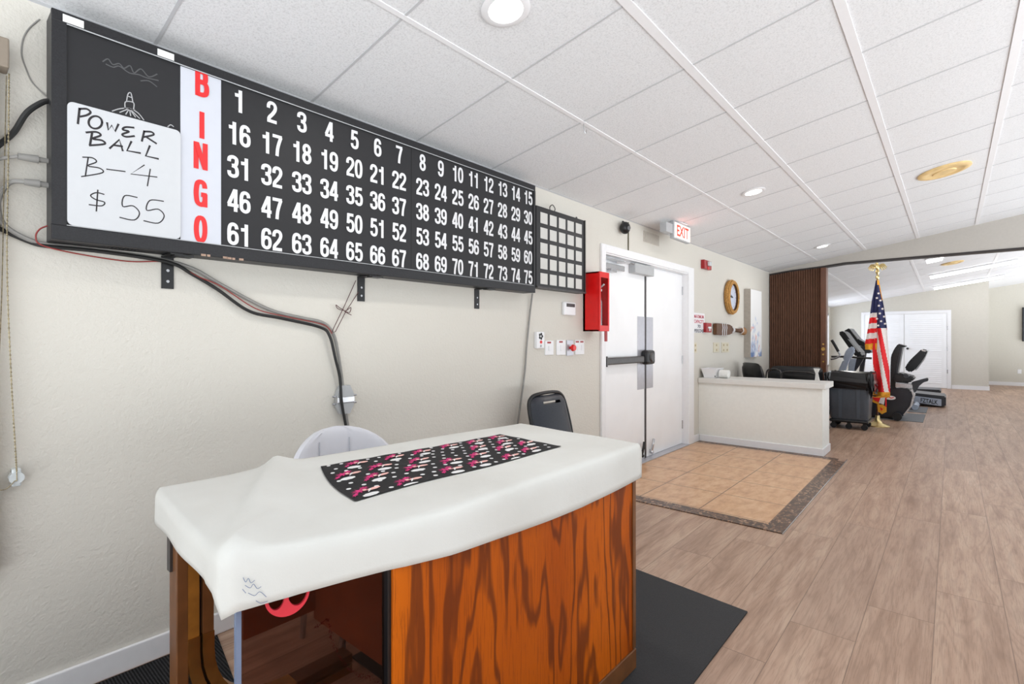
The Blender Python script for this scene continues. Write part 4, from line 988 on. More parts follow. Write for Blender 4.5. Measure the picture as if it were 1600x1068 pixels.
bm = BM(); prism(bm, [(8.1, q.y+.045, q.z+.09), (8.1, q.y-.03, q.z+.09), (8.1, q.y-.005, q.z+.03), (8.1, q.y-.03, q.z-.10), (8.1, q.y+.035, q.z-.10), (8.1, q.y+.02, q.z+.02)], (.03, 0, 0)); obj('card', bm, M_paper, k)
bm = BM(); box(bm, 8.09, 8.15, q.y-.02, q.y+.03, 0, q.z-.10); obj('stand', bm, M_black, k)

# ------------------------------------------------------------------ desk under the cloth
dk = thing('front_desk', (1.15, 1.3, .008), 'oak fronted desk with smoked panel, draped with white cloth', 'desk')
bm = BM(); prism(bm, [(x, y, .835) for x, y in ((.49, 1.665), (.425, 1.07), (.60, 1.005), (.72, .975), (.85, .962), (1.24, .957), (1.84, .96), (1.84, 1.60), (1.2, 1.65))], (0, 0, .037)); obj('top', bm, M_oak, dk)
bm = BM(); box(bm, .698, 1.845, .95, .972, .008, .835, r=.002); obj('front_panel', bm, M_oak, dk)
bm = BM(); box(bm, 1.828, 1.85, .944, .951, .09, .835, r=.002); box(bm, .70, 1.85, .942, .951, .008, .085, r=.003); obj('edge_moulding', bm, M_brownwood, dk)
bm = BM(); box(bm, 1.825, 1.845, .972, 1.62, .008, .835); obj('side_panel', bm, M_oak, dk)
bm = BM(); box(bm, .857, .877, .972, 1.6, .38, .835); obj('inner_panel', bm, M_darkwood, dk)
bm = BM(); box(bm, .632, .857, 1.59, 1.605, .41, .835); obj('back_panel', bm, M_darkwood, dk)
bm = BM(); prism(bm, [(.412, 1.050, .02), (.690, .970, .02), (.692, .976, .02), (.414, 1.056, .02)], (0, 0, .81)); obj('smoked_panel', bm, M_acrylic, dk, label='dark brown see-through acrylic panel')
bm = BM(); box(bm, .403, .413, 1.049, 1.058, .02, .83); obj('panel_edge', bm, M_acredge, dk, label='bluish clear panel edge')
bm = BM(); box(bm, .688, .699, .958, .98, .008, .835); obj('panel_channel', bm, M_black, dk)
# back frame stile with rounded lower corner and brass inlay
def bent(bm, x0, x1, z1, zc, rad, y0, y1, xe, mi=0):
    """stile strip from x0..x1 that turns into a rail through a rounded corner"""
    n = 10; O = [(x0, z1)]; I = [(x1, z1)]
    cx_, cz_ = x1+rad, zc
    wd = x1-x0
    for i in range(n+1):
        a = PI+PI/2*i/n
        O.append((cx_+(rad+wd)*math.cos(a), cz_+(rad+wd)*math.sin(a))); I.append((cx_+rad*math.cos(a), cz_+rad*math.sin(a)))
    O.append((xe, zc-rad-wd)); I.append((xe, zc-rad))
    for i in range(len(O)-1):
        prism(bm, [(O[i][0], y0, O[i][1]), (O[i+1][0], y0, O[i+1][1]), (I[i+1][0], y0, I[i+1][1]), (I[i][0], y0, I[i][1])], (0, y1-y0, 0), mi)
bm = BM(); box(bm, .462, .492, 1.60, 1.66, .008, .835, r=.003); obj('back_leg', bm, M_brownwood, dk)
bm = BM(); bent(bm, .490, .518, .835, .42, .26, 1.60, 1.66, 1.0); obj('back_frame', bm, plain('golden oak strip', (150, 98, 36), .35, var=.25, scale=18), dk)
bm = BM(); bent(bm, .518, .528, .835, .42, .25, 1.615, 1.66, 1.0); obj('frame_groove', bm, plain('dark groove', (44, 22, 12), .5), dk)
bm = BM(); bent(bm, .527, .555, .835, .42, .223, 1.60, 1.66, 1.0); obj('frame_liner', bm, M_brownwood, dk)
bm = BM(); bent(bm, .489, .519, .47, .42, .259, 1.597, 1.661, .8); bent(bm, .526, .556, .47, .42, .222, 1.597, 1.661, .8); obj('brass_corner', bm, M_brass, dk, label='worn brass corner edging')
bm = BM(); box(bm, .455, .463, 1.63, 1.655, .66, .835); obj('edge_clip', bm, M_bronze, dk)
# red twin ring handle and red specks
k = thing('twin_ring_handle', (.49, 1.012, .76), 'coral red plastic piece with two oval holes hanging below the cloth edge', 'plastic handle')
bm = BM(); n = 40; cxr, czr = .492, .800
def ov(cx_, cz_, a, b, n): return [(cx_+a*math.cos(2*PI*i/n), cz_+b*math.sin(2*PI*i/n)) for i in range(n)]
outer = ov(.489, .806, .047, .05, n)
# plate made by connecting the outline to two holes through a fan of quads
h1 = ov(.466, .806, .017, .030, 20); h2 = ov(.510, .808, .021, .034, 20)
def ringplate(bm, y0, y1):
    # split at x=.489: left half-outline with left hole, right half with right hole
    for side, hole in ((-1, h1), (1, h2)):
        hc = (sum(p_[0] for p_ in hole)/20, sum(p_[1] for p_ in hole)/20); N2 = 200
        prev = None
        for i in range(N2+1):
            a = 2*PI*i/N2; d = (math.cos(a), math.sin(a))
            # distance to outline / mid line
            lo, hi = 0, .2
            for _ in range(24):
                m = (lo+hi)/2; x = hc[0]+d[0]*m; z = hc[1]+d[1]*m
                ok = ((x-.489)/.047)**2+((z-.806)/.05)**2 < 1 and (x-.489)*side > -1e-6
                lo, hi = (m, hi) if ok else (lo, m)
            ha, hb = (.017, .030) if side < 0 else (.021, .034)
            rr = 1/math.sqrt((d[0]/ha)**2+(d[1]/hb)**2); rr = min(rr, lo-.003)
            cur = [Vector((hc[0]+d[0]*rr, y0, hc[1]+d[1]*rr)), Vector((hc[0]+d[0]*lo, y0, hc[1]+d[1]*lo))]
            if prev: prism(bm, [prev[0], prev[1], cur[1], cur[0]], (0, y1-y0, 0))
            prev = cur
ringplate(bm, .943, .950)
hc_ = AY(449, 926, 1.012); bmesh.ops.transform(bm, matrix=Matrix.Translation(hc_) @ Matrix.Rotation(-math.atan2(.08, .278), 4, 'Z') @ Matrix.Scale(.9, 4) @ Matrix.Translation((-.489, -.9465, -.806)), verts=bm.verts)
obj('plate', bm, M_redplastic, k, doubles=True)
bm = BM()
pth = smooth_path([AY(u, v, 1.035) for u, v in ((494, 978), (504, 972), (511, 967), (515, 985), (520, 1003), (530, 1025), (541, 1040), (556, 1052), (572, 1056), (592, 1066))], 9)
for p_ in pth:  # tiny red specks scattered along a line behind the panel
    for _ in range(2): ball(bm, p_+Vector((random.gauss(0, .0022), 0, random.gauss(0, .0022))), random.uniform(.0006, .0016), seg=6)
tag(obj('red_specks', bm, M_redspeck), 'line of tiny red specks behind the smoked desk panel', 'bead string')

# ------------------------------------------------------------------ table cloth and runner
FE = [(.385, 1.045), (.60, .982), (.72, .952), (.85, .938), (1.24, .934), (1.55, .936), (1.862, .94)]
BE = [(.455, 1.715), (.80, 1.705), (1.2, 1.675), (1.6, 1.64), (1.940, 1.61)]
def lerp_poly(P, s):
    L = [0]
    for i in range(len(P)-1): L.append(L[-1]+math.dist(P[i], P[i+1]))
    d = s*L[-1]
    for i in range(len(P)-1):
        if d <= L[i+1]+1e-9:
            f = (d-L[i])/(L[i+1]-L[i]); return (P[i][0]+(P[i+1][0]-P[i][0])*f, P[i][1]+(P[i+1][1]-P[i][1])*f)
    return P[-1]
ZT = .886
def seg_d(px, py, a, b):
    ax, ay = a; bx, by = b; t_ = max(0, min(1, ((px-ax)*(bx-ax)+(py-ay)*(by-ay))/((bx-ax)**2+(by-ay)**2)))
    return math.hypot(px-ax-t_*(bx-ax), py-ay-t_*(by-ay)), t_
def cloth_z(x, y):
    d, t_ = seg_d(x, y, (.77, 1.69), (.40, 1.07))
    side_ = (x-.77)*(1.07-1.69)-(y-1.69)*(.40-.77)      # > 0 on the window side of the ridge
    z = ZT + .029*math.exp(-(d/(.026 if side_ > 0 else .055))**2)*(1-.35*t_)
    if side_ > 0: z -= .010*min(1, d/.12)
    d2, t2 = seg_d(x, y, (.55, 1.20), (.40, 1.05)); z += .016*math.exp(-(d2/.014)**2)
    d3, t3 = seg_d(x, y, (.62, 1.16), (.44, 1.02)); z -= .010*math.exp(-(d3/.010)**2)*(1-t3)
    z += .0012*math.sin(9*x+4*y)+.0010*math.sin(17*y-6*x)
    return z
NS, NT_ = 72, 34
bm = BM(); G = {}
for i in range(NS+1):
    for j in range(NT_+1):
        s = i/NS; t_ = j/NT_; f = lerp_poly(FE, s); b = lerp_poly(BE, s)
        x = f[0]+(b[0]-f[0])*t_; y = f[1]+(b[1]-f[1])*t_
        z = cloth_z(x, y)
        G[i, j] = bm.verts.new((x, y, z))
for i in range(NS):
    for j in range(NT_): bm.faces.new((G[i, j], G[i+1, j], G[i+1, j+1], G[i, j+1]))
# hanging skirt round the edge
per = [(i, 0) for i in range(NS)]+[(NS, j) for j in range(NT_)]+[(i, NT_) for i in range(NS, 0, -1)]+[(0, j) for j in range(NT_, 0, -1)]
cxm, cym = 1.15, 1.3
def hang_z(i, j):
    v = G[i, j].co
    if j == 0 and i > 0:      # front: bottom edge measured along the front
        P = [(.36, .782), (.46, .788), (.60, .790), (.70, .788), (.86, .775), (1.1, .760), (1.43, .748), (1.85, .756), (2, .756)]
        for a_, b_ in zip(P, P[1:]):
            if a_[0] <= v.x <= b_[0]: return a_[1]+(b_[1]-a_[1])*(v.x-a_[0])/(b_[0]-a_[0])
        return .782
    if i == 0 and j == 0: return .775
    if i == 0:
        f = j/NT_; return .812+(.780-.812)*f if j > 1 else .800
    return .775
m = len(per); NK = 7; prev = [G[p_] for p_ in per]
P0 = [v.co.copy() for v in prev]
nrm = []
for k_ in range(m):
    d = P0[(k_+1) % m]-P0[k_-1]; nrm.append(Vector((d.y, -d.x, 0)).normalized())
for _ in range(3): nrm = [(nrm[k_-1]+nrm[k_]*2+nrm[(k_+1) % m]).normalized() for k_ in range(m)]
for kk in range(1, NK+1):
    f = kk/NK; cur = []
    for k_, (i, j) in enumerate(per):
        zt = P0[k_].z; zb = hang_z(i, j); out = .012*(1-(1-min(1, f*3))**2)+(.0015 if j == 0 else .003)*f*math.sin(k_*.33)
        if i == 0 and j < 6 or (j == 0 and i < 6): out += .002*f
        cur.append(bm.verts.new((P0[k_].x+nrm[k_].x*out, P0[k_].y+nrm[k_].y*out, zt+(zb-zt)*(f**1.15))))
    for k_ in range(m): bm.faces.new((prev[k_], prev[(k_+1) % m], cur[(k_+1) % m], cur[k_]))
    prev = cur
cloth = obj('tablecloth', bm, M_cloth, smooth=True)
for p_ in cloth.data.polygons: p_.use_smooth = True
try:
    for e_ in cloth.data.edges: e_.use_edge_sharp = False
except Exception: pass
md = cloth.modifiers.new('thick', 'SOLIDIFY'); md.thickness = .0022; md.offset = 1
tag(cloth, 'large white cotton cloth draped over the oak desk', 'tablecloth')
def AINK(u, v):
    d = _ray(u+8, v); n_ = Vector((.285, 1, 0)); return EYE + d*((n_.dot(Vector((.385, 1.024, 0))))/n_.dot(d))
bm = BM()
for st in ([(372, 908), (376, 915), (380, 909), (384, 916), (390, 912)], [(375, 920), (383, 924), (388, 918), (394, 925), (400, 922)], [(380, 932), (390, 936), (398, 930), (408, 938)], [(371, 926), (376, 932)], [(392, 944), (400, 948), (410, 945)]):
    ribbon(bm, [AINK(u, v-6) for u, v in st], .0012, (-.27, -.96, 0))
stitch = bm
# runner
rc = [(.846, 1.539), (.725, 1.147), (1.613, 1.133), (1.633, 1.475)]   # back-left, front-left, front-right, back-right
def rpt(s, t_, dz=0):
    a = Vector((*rc[1], 0)).lerp(Vector((*rc[2], 0)), s); b = Vector((*rc[0], 0)).lerp(Vector((*rc[3], 0)), s); p_ = a.lerp(b, t_)
    e = .006*math.sin(9*s)*(1-t_)-.004*math.sin(7*s+1)*t_
    return Vector((p_.x-.012*math.sin(PI*t_)*(1-s)*1.4, p_.y+e, cloth_z(p_.x, p_.y)+.0055+dz))
bm = BM(); g = {}
for i in range(41):
    for j in range(17): g[i, j] = bm.verts.new(rpt(i/40, j/16, .0008*math.sin(i*.9)*math.sin(j*1.1)))
for i in range(40):
    for j in range(16): bm.faces.new((g[i, j], g[i+1, j], g[i+1, j+1], g[i, j+1]))
def blob(cs, ct, a, b, mi, n=12, rot=0, spike=0, dz=.0012):
    L, W = .9, .37
    vs = []
    for i in range(n):
        an = 2*PI*i/n; r_ = 1+(spike*(1 if i % 2 else -1)); u = a*r_*math.cos(an); v = b*r_*math.sin(an)
        u, v = u*math.cos(rot)-v*math.sin(rot), u*math.sin(rot)+v*math.cos(rot)
        vs.append(bm.verts.new(rpt(min(1, max(0, cs+u/L)), min(1, max(0, ct+v/W)), dz)))
    try: bm.faces.new(vs).material_index = mi
    except ValueError: pass
random.seed(3)
mot = []
for r_ in range(4):
    for c in range(6):
        s = (c+.45+.5*(r_ % 2))/6.3+random.uniform(-.015, .015); t_ = (r_+.5)/4+random.uniform(-.03, .03)
        if s > .97 or random.random() < .06: continue
        mot.append((s, t_)); rt = random.uniform(-.3, .5)
        blob(s-.015, t_+.03, .022, .014, 3, 18, rt, .42, .0018); blob(s-.042, t_-.03, .014, .007, 3, 12, .8, .35, .0019); blob(s+.008, t_+.07, .012, .010, 3, 14, .1, .4, .0019)
        blob(s+.030, t_+.005, .022, .009, 2, 14, rt*.5, .06, .0022); blob(s+.0, t_+.02, .007, .008, 2, 8, 0, .2, .0024); blob(s+.012, t_-.01, .016, .003, 1, 8, .9, 0, .0025)
        blob(s+random.uniform(-.02, .01), t_-.095, .026, .013, 1, 16, rt*.3, .04, .0016)
for i in range(17):
    for j in range(9):
        s = (i+.5+.5*(j % 2))/17.5; t_ = (j+.5)/9
        if s > .99 or any(abs(s-a)*.9 < .042 and -.040 < (t_-b)*.37 < .034 for a, b in mot): continue
        blob(s+random.uniform(-.006, .006), t_+random.uniform(-.012, .012), .0078, .0074, 1, 10, 0, 0, .0014)
run = obj('table_runner', bm, [M_rblack, M_rwhite, M_rpink, M_rmag])
tag(run, 'black table runner with pink figures and white dots on the white cloth', 'table runner')
st_o = obj('ink_marks', stitch, M_blueink, cloth)

# ------------------------------------------------------------------ floor mats
bm = BM(); o_ = [(1.16, .74), (2.578, .737), (2.70, 1.86), (1.16, 1.86)]
prism(bm, [(x, y, .0005) for x, y in o_], (0, 0, .007)); tag(obj('floor_mat', bm, M_mat), 'plain black rubber mat on the planks at the right of the desk', 'mat')
bm = BM(); prism(bm, [(x, y, .0005) for x, y in ((-.4, 1.2), (.62, 1.2), (.86, 2.440), (-.4, 2.44))], (0, 0, .007)); tag(obj('carpet_mat', bm, M_rib), 'ribbed black carpet mat along the wall behind the desk', 'mat')

# ------------------------------------------------------------------ white chair behind the desk
k = thing('tub_chair', (1.27, 2.1, 0), 'white padded chair with rounded back between desk and wall', 'chair')
bm = BM(); nU, nV = 28, 14; g = {}
def tubpt(a, b, th):
    # a -1..1 across, b 0..1 up; half-ellipse outline
    w_ = .275*math.sqrt(max(0, 1-max(0, (b-.45)/.55)**2.4)) if b > .45 else .275
    x = 1.278+a*w_; y = 2.22-.10*(a*w_/.275)**2 - th; z = .46+.435*b
    sm = .006*sum(math.exp(-((a*w_-s)/.006)**2) for s in (-.10, .055)) if th > 0 else 0
    return Vector((x, y+sm, z))
for side, th in ((0, .06), (1, 0)):
    for i in range(nU+1):
        for j in range(nV+1):
            a = i/nU*2-1; b = 1-(1-j/nV)**1.6; b = min(b, .9995)
            e = (1-abs(a)**8)*(1-b**10)
            g[side, i, j] = bm.verts.new(tubpt(a, b, .03+(.03 if side == 0 else -.03)*max(e, 0)**.5))
for side in (0, 1):
    for i in range(nU):
        for j in range(nV):
            f = [g[side, i, j], g[side, i+1, j], g[side, i+1, j+1], g[side, i, j+1]]; bm.faces.new(f if side == 0 else f[::-1])
for i in range(nU):
    bm.faces.new((g[0, i, 0], g[1, i, 0], g[1, i+1, 0], g[0, i+1, 0])); bm.faces.new((g[0, i, nV], g[0, i+1, nV], g[1, i+1, nV], g[1, i, nV]))
for j in range(nV):
    bm.faces.new((g[0, 0, j], g[0, 0, j+1], g[1, 0, j+1], g[1, 0, j])); bm.faces.new((g[0, nU, j], g[1, nU, j], g[1, nU, j+1], g[0, nU, j+1]))
obj('backrest', bm, M_chairwhite, k, smooth=True)
bm = BM()
for s in (-.10, .055): tube(bm, [(1.278+s, 2.22-.10*(s/.275)**2-.0605-.0, z) for z in (.5, .7, .84)], .0022, 6)
obj('seam', bm, plain('pale seam', (188, 190, 198), .6), k)
bm = BM(); pillow(bm, (1.278, 1.98, .45), .50, .46, .10, Rx(90)); obj('seat', bm, M_chairwhite, k, smooth=True)
for x, y in ((1.08, 1.80), (1.48, 1.80), (1.10, 2.15), (1.46, 2.15)):
    bm = BM(); cyl(bm, (x, y, 0), (x*.9+1.278*.1, y*.9+.198, .42), .012, .016, 10); obj('leg', bm, M_chrome, k)

# ------------------------------------------------------------------ black stacking chair by the wall
k = thing('stacking_chair', (2.98, 1.95, 0), 'black vinyl stacking chair with a hand slot, against the wall near the door', 'chair')
T = Matrix.Translation((2.98, 2.19, 0)) @ Matrix.Identity(4)
def bp(a, b, th):   # back: a across, b up
    w_ = .205+.015*(1-b); x = a*w_; zz = .50+.40*b
    if b > .8: x *= 1-.25*((b-.8)/.2)**3
    return Vector((2.985+x, 2.15+.10*b-.03*math.cos(a*1.2)-th, zz))
bm = BM(); nU, nV = 16, 20; g = {}
def slot(i, j): return 17 <= j <= 18-1 and 4 <= i < 12
for side in (0, 1):
    for i in range(nU+1):
        for j in range(nV+1):
            a = i/nU*2-1; b = j/nV; e = (1-abs(a)**6)*(1-abs(2*b-1)**8)
            g[side, i, j] = bm.verts.new(bp(a, b, (.032 if side == 0 else -.018)*max(e, 0)**.5))
for i in range(nU):
    for j in range(nV):
        if slot(i, j):
            continue
        bm.faces.new((g[0, i, j], g[0, i+1, j], g[0, i+1, j+1], g[0, i, j+1])); bm.faces.new((g[1, i, j], g[1, i, j+1], g[1, i+1, j+1], g[1, i+1, j]))
for i in range(4, 12):
    bm.faces.new((g[0, i, 17], g[1, i, 17], g[1, i+1, 17], g[0, i+1, 17])); bm.faces.new((g[0, i, 18], g[0, i+1, 18], g[1, i+1, 18], g[1, i, 18]))
for i in range(nU):
    for j in (0, nV): bm.faces.new((g[0, i, j], g[1, i, j], g[1, i+1, j], g[0, i+1, j]))
for j in range(nV):
    for i in (0, nU): bm.faces.new((g[0, i, j], g[0, i, j+1], g[1, i, j+1], g[1, i, j]))
obj('backrest', bm, M_navyvinyl, k, smooth=True, doubles=True)
bm = BM(); tube(bm, [bp(-1.04, 0, 0)+Vector((0, 0, -.08)), bp(-1.05, .3, 0), bp(-1.05, .8, 0), bp(-.98, .96, 0)+Vector((0, 0, .008)), bp(-.5, 1.0, 0)+Vector((0, 0, .014)), bp(.5, 1.0, 0)+Vector((0, 0, .014)), bp(.98, .96, 0)+Vector((0, 0, .008)), bp(1.05, .8, 0), bp(1.05, .3, 0), bp(1.04, 0, 0)+Vector((0, 0, -.08))], .013, 10); obj('back_frame', bm, M_black, k, smooth=True)
bm = BM(); pillow(bm, (2.985, 1.92, .455), .44, .44, .07, Rx(90)); obj('seat', bm, M_navyvinyl, k, smooth=True)
for s in (-1, 1):
    bm = BM(); tube(bm, [bp(s*1.04, 0, 0)+Vector((0, 0, -.06)), (2.985+s*.215, 2.12, .40), (2.985+s*.225, 2.2, .02), (2.985+s*.225, 2.2, .0)], .012, 8); obj('leg', bm, M_black, k, smooth=True)
    bm = BM(); tube(bm, [(2.985+s*.215, 2.1, .42), (2.985+s*.215, 1.75, .42), (2.985+s*.225, 1.70, .37), (2.985+s*.235, 1.68, .0)], .012, 8); obj('leg', bm, M_black, k, smooth=True)

# ------------------------------------------------------------------ trash can, flag
tc = (9.03, 1.135)
k = thing('trash_can', (tc[0], tc[1], 0), 'dark grey ribbed trash can on wheels with black liner beside the half wall', 'trash can')
bm = BM()
def sq_ring(w_, z, r_=.06): return [bm.verts.new((tc[0]+a, tc[1]+b, z)) for a, b in rrect(w_, w_, r_, 4)]
rings = [sq_ring(.44, .135), sq_ring(.47, .16), sq_ring(.515, .64), sq_ring(.545, .75), sq_ring(.545, .785), sq_ring(.515, .785), sq_ring(.45, .2)]
for A, B in zip(rings, rings[1:]):
    n = len(A)
    for i in range(n): bm.faces.new((A[i], A[(i+1) % n], B[(i+1) % n], B[i]))
bm.faces.new(rings[0][::-1]); bm.faces.new(rings[-1]); obj('bin', bm, M_bin, k, smooth=True)
for y in (-.12, .10):
    bm = BM(); prism(bm, [(tc[0]-.236, tc[1]+y-.02, .16), (tc[0]-.236, tc[1]+y+.02, .16), (tc[0]-.262, tc[1]+y+.022, .62), (tc[0]-.262, tc[1]+y-.022, .62)], (-.006, 0, 0)); obj('rib', bm, M_bin, k)
bm = BM(); n = 72; prev = None; L = []
def lin_ring(z, extra, amp):
    pts = rrect(.56+2*extra, .56+2*extra, .08, 17); out = []
    for i, (a, b) in enumerate(pts):
        f = 1+amp*(math.sin(i*1.9)*.6+math.sin(i*3.7+1)*.4)
        lo = (.10*max(0, -b/.28-.2)+.05*math.sin(i*.45)) if amp > .02 else 0
        j1, j2 = random.gauss(0, amp*.55), random.gauss(0, amp*.7)
        out.append(bm.verts.new((tc[0]+a*f*(1+j1), tc[1]+b*f*(1+j1), z-lo+amp*.3*math.sin(i*2.7)+j2*.5)))
    return out
LR = [lin_ring(.60, -.05, 0), lin_ring(.78, -.03, .006), lin_ring(.815, -.005, .014), lin_ring(.81, .012, .02), lin_ring(.76, .020, .028), lin_ring(.72, .024, .034), lin_ring(.68, .022, .034), lin_ring(.64, .018, .04), lin_ring(.60, .012, .045)]
for A, B in zip(LR, LR[1:]):
    for i in range(len(A)): bm.faces.new((A[i], A[(i+1) % len(A)], B[(i+1) % len(A)], B[i]))
lin_o = obj('liner', bm, M_liner, k, smooth=False, label='crumpled black plastic liner')
bm = BM(); box(bm, tc[0]-.24, tc[0]+.24, tc[1]-.24, tc[1]+.24, .095, .135, r=.015); dl = obj('dolly', bm, M_black, k)
for a, b in ((-.19, -.19), (-.19, .19), (.19, -.19), (.19, .19), (-.19, 0)):
    bm = BM(); cyl(bm, (tc[0]+a-.018, tc[1]+b, .04), (tc[0]+a+.018, tc[1]+b, .04), .04, seg=16); box(bm, tc[0]+a-.024, tc[0]+a+.024, tc[1]+b-.02, tc[1]+b+.02, .06, .097); obj('caster', bm, M_rubber, dl)

FXX = 9.42
fg = thing('flag_stand', (FXX, .847, 0), 'gold flagpole on a round base holding a draped national flag', 'flag')
bm = BM(); lathe(bm, [(.155, 0), (.155, .012), (.13, .03), (.07, .05), (.045, .075), (.03, .11), (.028, .16)], (FXX, .847, 0), 32); obj('base', bm, M_gold, fg, smooth=True)
bm = BM(); cyl(bm, (FXX, .847, .15), (FXX, .847, 2.25), .014, seg=14); obj('pole', bm, M_post, fg, smooth=True)
bm = BM()
lathe(bm, [(.018, 2.16), (.022, 2.18), (.012, 2.2), (.024, 2.22), (.024, 2.25), (.01, 2.27), (.02, 2.29), (.026, 2.31), (.012, 2.335)], (FXX, .847, 0), 14)
ball(bm, (FXX, .847, 2.385), .025, .028, .05, 12); ball(bm, (FXX-.012, .852, 2.44), .016, .02, .016, 10); cyl(bm, (FXX-.012, .866, 2.44), (FXX-.016, .885, 2.432), .008, .002, 8)
for s in (-1, 1):
    for q_, (dy, z1) in enumerate(((.115, 2.375), (.105, 2.352), (.085, 2.34), (.06, 2.335))):
        tube(bm, [(FXX, .847+s*.02, 2.40), (FXX, .847+s*dy*.6, 2.425-.012*q_), (FXX+.005, .847+s*dy, z1)], [.016, .013, .008], 6)
prism(bm, [(FXX-.004, .83, 2.35), (FXX-.004, .864, 2.35), (FXX-.004, .872, 2.305), (FXX-.004, .822, 2.305)], (.008, 0, 0))
obj('eagle_finial', bm, M_gold, fg, smooth=True, label='gold eagle with spread wings')
def fy(u): return .847-(u-1371)*.00786
def fz(v): return 2.435-(v-412)*.00962
def interp(P, v):
    if v <= P[0][0]: return P[0][1]
    for a, b in zip(P, P[1:]):
        if a[0] <= v <= b[0]: return a[1]+(b[1]-a[1])*(v-a[0])/(b[0]-a[0])
    return P[-1][1]
bm = BM()
Rt = [(438, 1374), (460, 1378), (478, 1381.5), (510, 1386), (560, 1389.5), (611, 1391)]
Lm = [(438, 1369.5), (515, 1368), (545, 1364), (580, 1365), (600, 1363.5), (611, 1363)]
def main_mat(u, v):
    if v < 446 and u > 1371.5: return 3
    if u > interp(Rt, v)-1.3 and v < 470: return 3
    if v < 513: return 0
    if v > 611: return 3
    w_ = u-.19*(v-515)
    for lim, mi in ((1346, 1), (1354.8, 2), (1364.5, 1), (1371, 2), (1378, 1)):
        if w_ < lim: return mi
    return 2 if w_ < 1386 else 1
rows = 120; cols = 34
def flag_grid(Le, Re, v0, v1, fm, x0, ph, amp):
    g = {}
    for j in range(rows+1):
        v = v0+(v1-v0)*j/rows
        for i in range(cols+1):
            f = i/cols; u = interp(Le, v)+(interp(Re, v)-interp(Le, v))*f
            x = x0+amp*math.sin(f*PI*2.6+ph+.6*math.sin(v*.03))*min(1, (v-430)/60)-.02*math.sin(f*PI)
            g[i, j] = (bm.verts.new((x, fy(u), fz(v))), u, v)
    for j in range(rows):
        for i in range(cols):
            q = [g[i, j], g[i+1, j], g[i+1, j+1], g[i, j+1]]
            bm.faces.new([a[0] for a in q]).material_index = fm(sum(a[1] for a in q)/4, sum(a[2] for a in q)/4)
flag_grid(Lm, Rt, 438, 617, main_mat, FXX-.06, .4, .028)
Ll = [(438, 1369), (470, 1362.5), (500, 1358.5), (520, 1355), (536, 1351.5), (546, 1352)]
Lr = [(438, 1371), (546, 1371)]
def left_mat(u, v):
    vv = v-(u-1352)*-.10
    if vv < 490: return 0
    for lim, mi in ((497, 2), (506, 1), (514, 2), (521, 1), (530, 2), (537.5, 1)):
        if vv < lim: return mi
    return 3
flag_grid(Ll, Lr, 438, 546, left_mat, FXX-.045, 2.2, .02)
def fpoly(pts, mi, x): prism(bm, [(x, fy(u), fz(v)) for u, v in pts], (.012, 0, 0), mi)
fpoly([(1360, 617), (1368, 619), (1376, 617), (1391, 612), (1391, 618), (1380, 621), (1374, 631), (1364, 627), (1360, 622)], 3, FXX-.085)
fpoly([(1364, 620), (1377, 620), (1374, 627), (1368, 625)], 1, FXX-.092)
fpoly([(1377, 620), (1384, 619), (1382, 630), (1374, 628)], 2, FXX-.094)
fpoly([(1372, 631), (1380, 630), (1386, 634), (1386, 641), (1379, 645), (1373, 641)], 3, FXX-.10)
fpoly([(1376, 634), (1381, 637), (1378, 640)], 1, FXX-.106)
fpoly([(1384, 619), (1386, 620), (1386, 634), (1384, 632)], 1, FXX-.096)
random.seed(5)
for u, v in ((1374, 459), (1377, 470), (1374.5, 478), (1380, 483), (1376, 490), (1382.5, 495), (1378, 502), (1373.5, 508.5), (1384, 506), (1371.5, 466), (1371.5, 498)):
    c = Vector((FXX-.112, fy(u), fz(v))); vs = []
    for i in range(10):
        r_ = .021 if i % 2 == 0 else .009; an = PI/2+i*PI/5+.2; vs.append(bm.verts.new(c+Vector((0, r_*math.cos(an), r_*math.sin(an)))))
    bm.faces.new(vs).material_index = 2
obj('flag_cloth', bm, [M_flagblue, M_flagred, M_flagwhite, M_fringe], fg, smooth=True, label='draped flag of red and white stripes, stars on navy, gold fringe')

# ------------------------------------------------------------------ exercise machines in the far room (side view outlines in metres)
def side(bm, pts, X, wd, mi=0, bev=.012):
    b2 = bmesh.new(); prism(b2, [Vector((p_.x, p_.y, max(.009, p_.z))) for p_ in (AX(u, v, X) for u, v in pts)], (wd, 0, 0))
    bmesh.ops.recalc_face_normals(b2, faces=b2.faces)
    if bev: bmesh.ops.bevel(b2, geom=[e for e in b2.edges], offset=bev, segments=2, affect='EDGES', clamp_overlap=True)
    me = bpy.data.meshes.new('tmp'); b2.to_mesh(me); b2.free(); bm.from_mesh(me); bpy.data.meshes.remove(me)
def part(name, pts, X, wd, m, parent, bev=.012, label=None):
    bm = BM(); side(bm, pts, X, wd, 0, bev); return obj(name, bm, m, parent, label=label)
def ptube(name, pts, r, m, parent):
    bm = BM(); tube(bm, [AX(*p_) for p_ in pts], r, 10); return obj(name, bm, m, parent, smooth=True)
XA = 10.32
ka = thing('recumbent_bike', (10.85, 1.1, 0), 'dark recumbent exercise bike just behind the flag, the nearer one', 'exercise bike')
part('shroud', [(1330, 604), (1362, 610), (1378, 607), (1412, 606), (1424, 609), (1428, 618), (1424, 634), (1414, 648), (1404, 653.5), (1366, 655), (1330, 655)], XA, .30, M_shroud, ka, .03)
part('shroud_trim', [(1426, 607), (1429, 618), (1425, 634), (1413, 649), (1411, 648), (1422, 634), (1426, 618), (1423, 608)], XA-.01, .32, M_chrome, ka, .003, 'silver edge trim')
q = AX(1391, 621, XA)
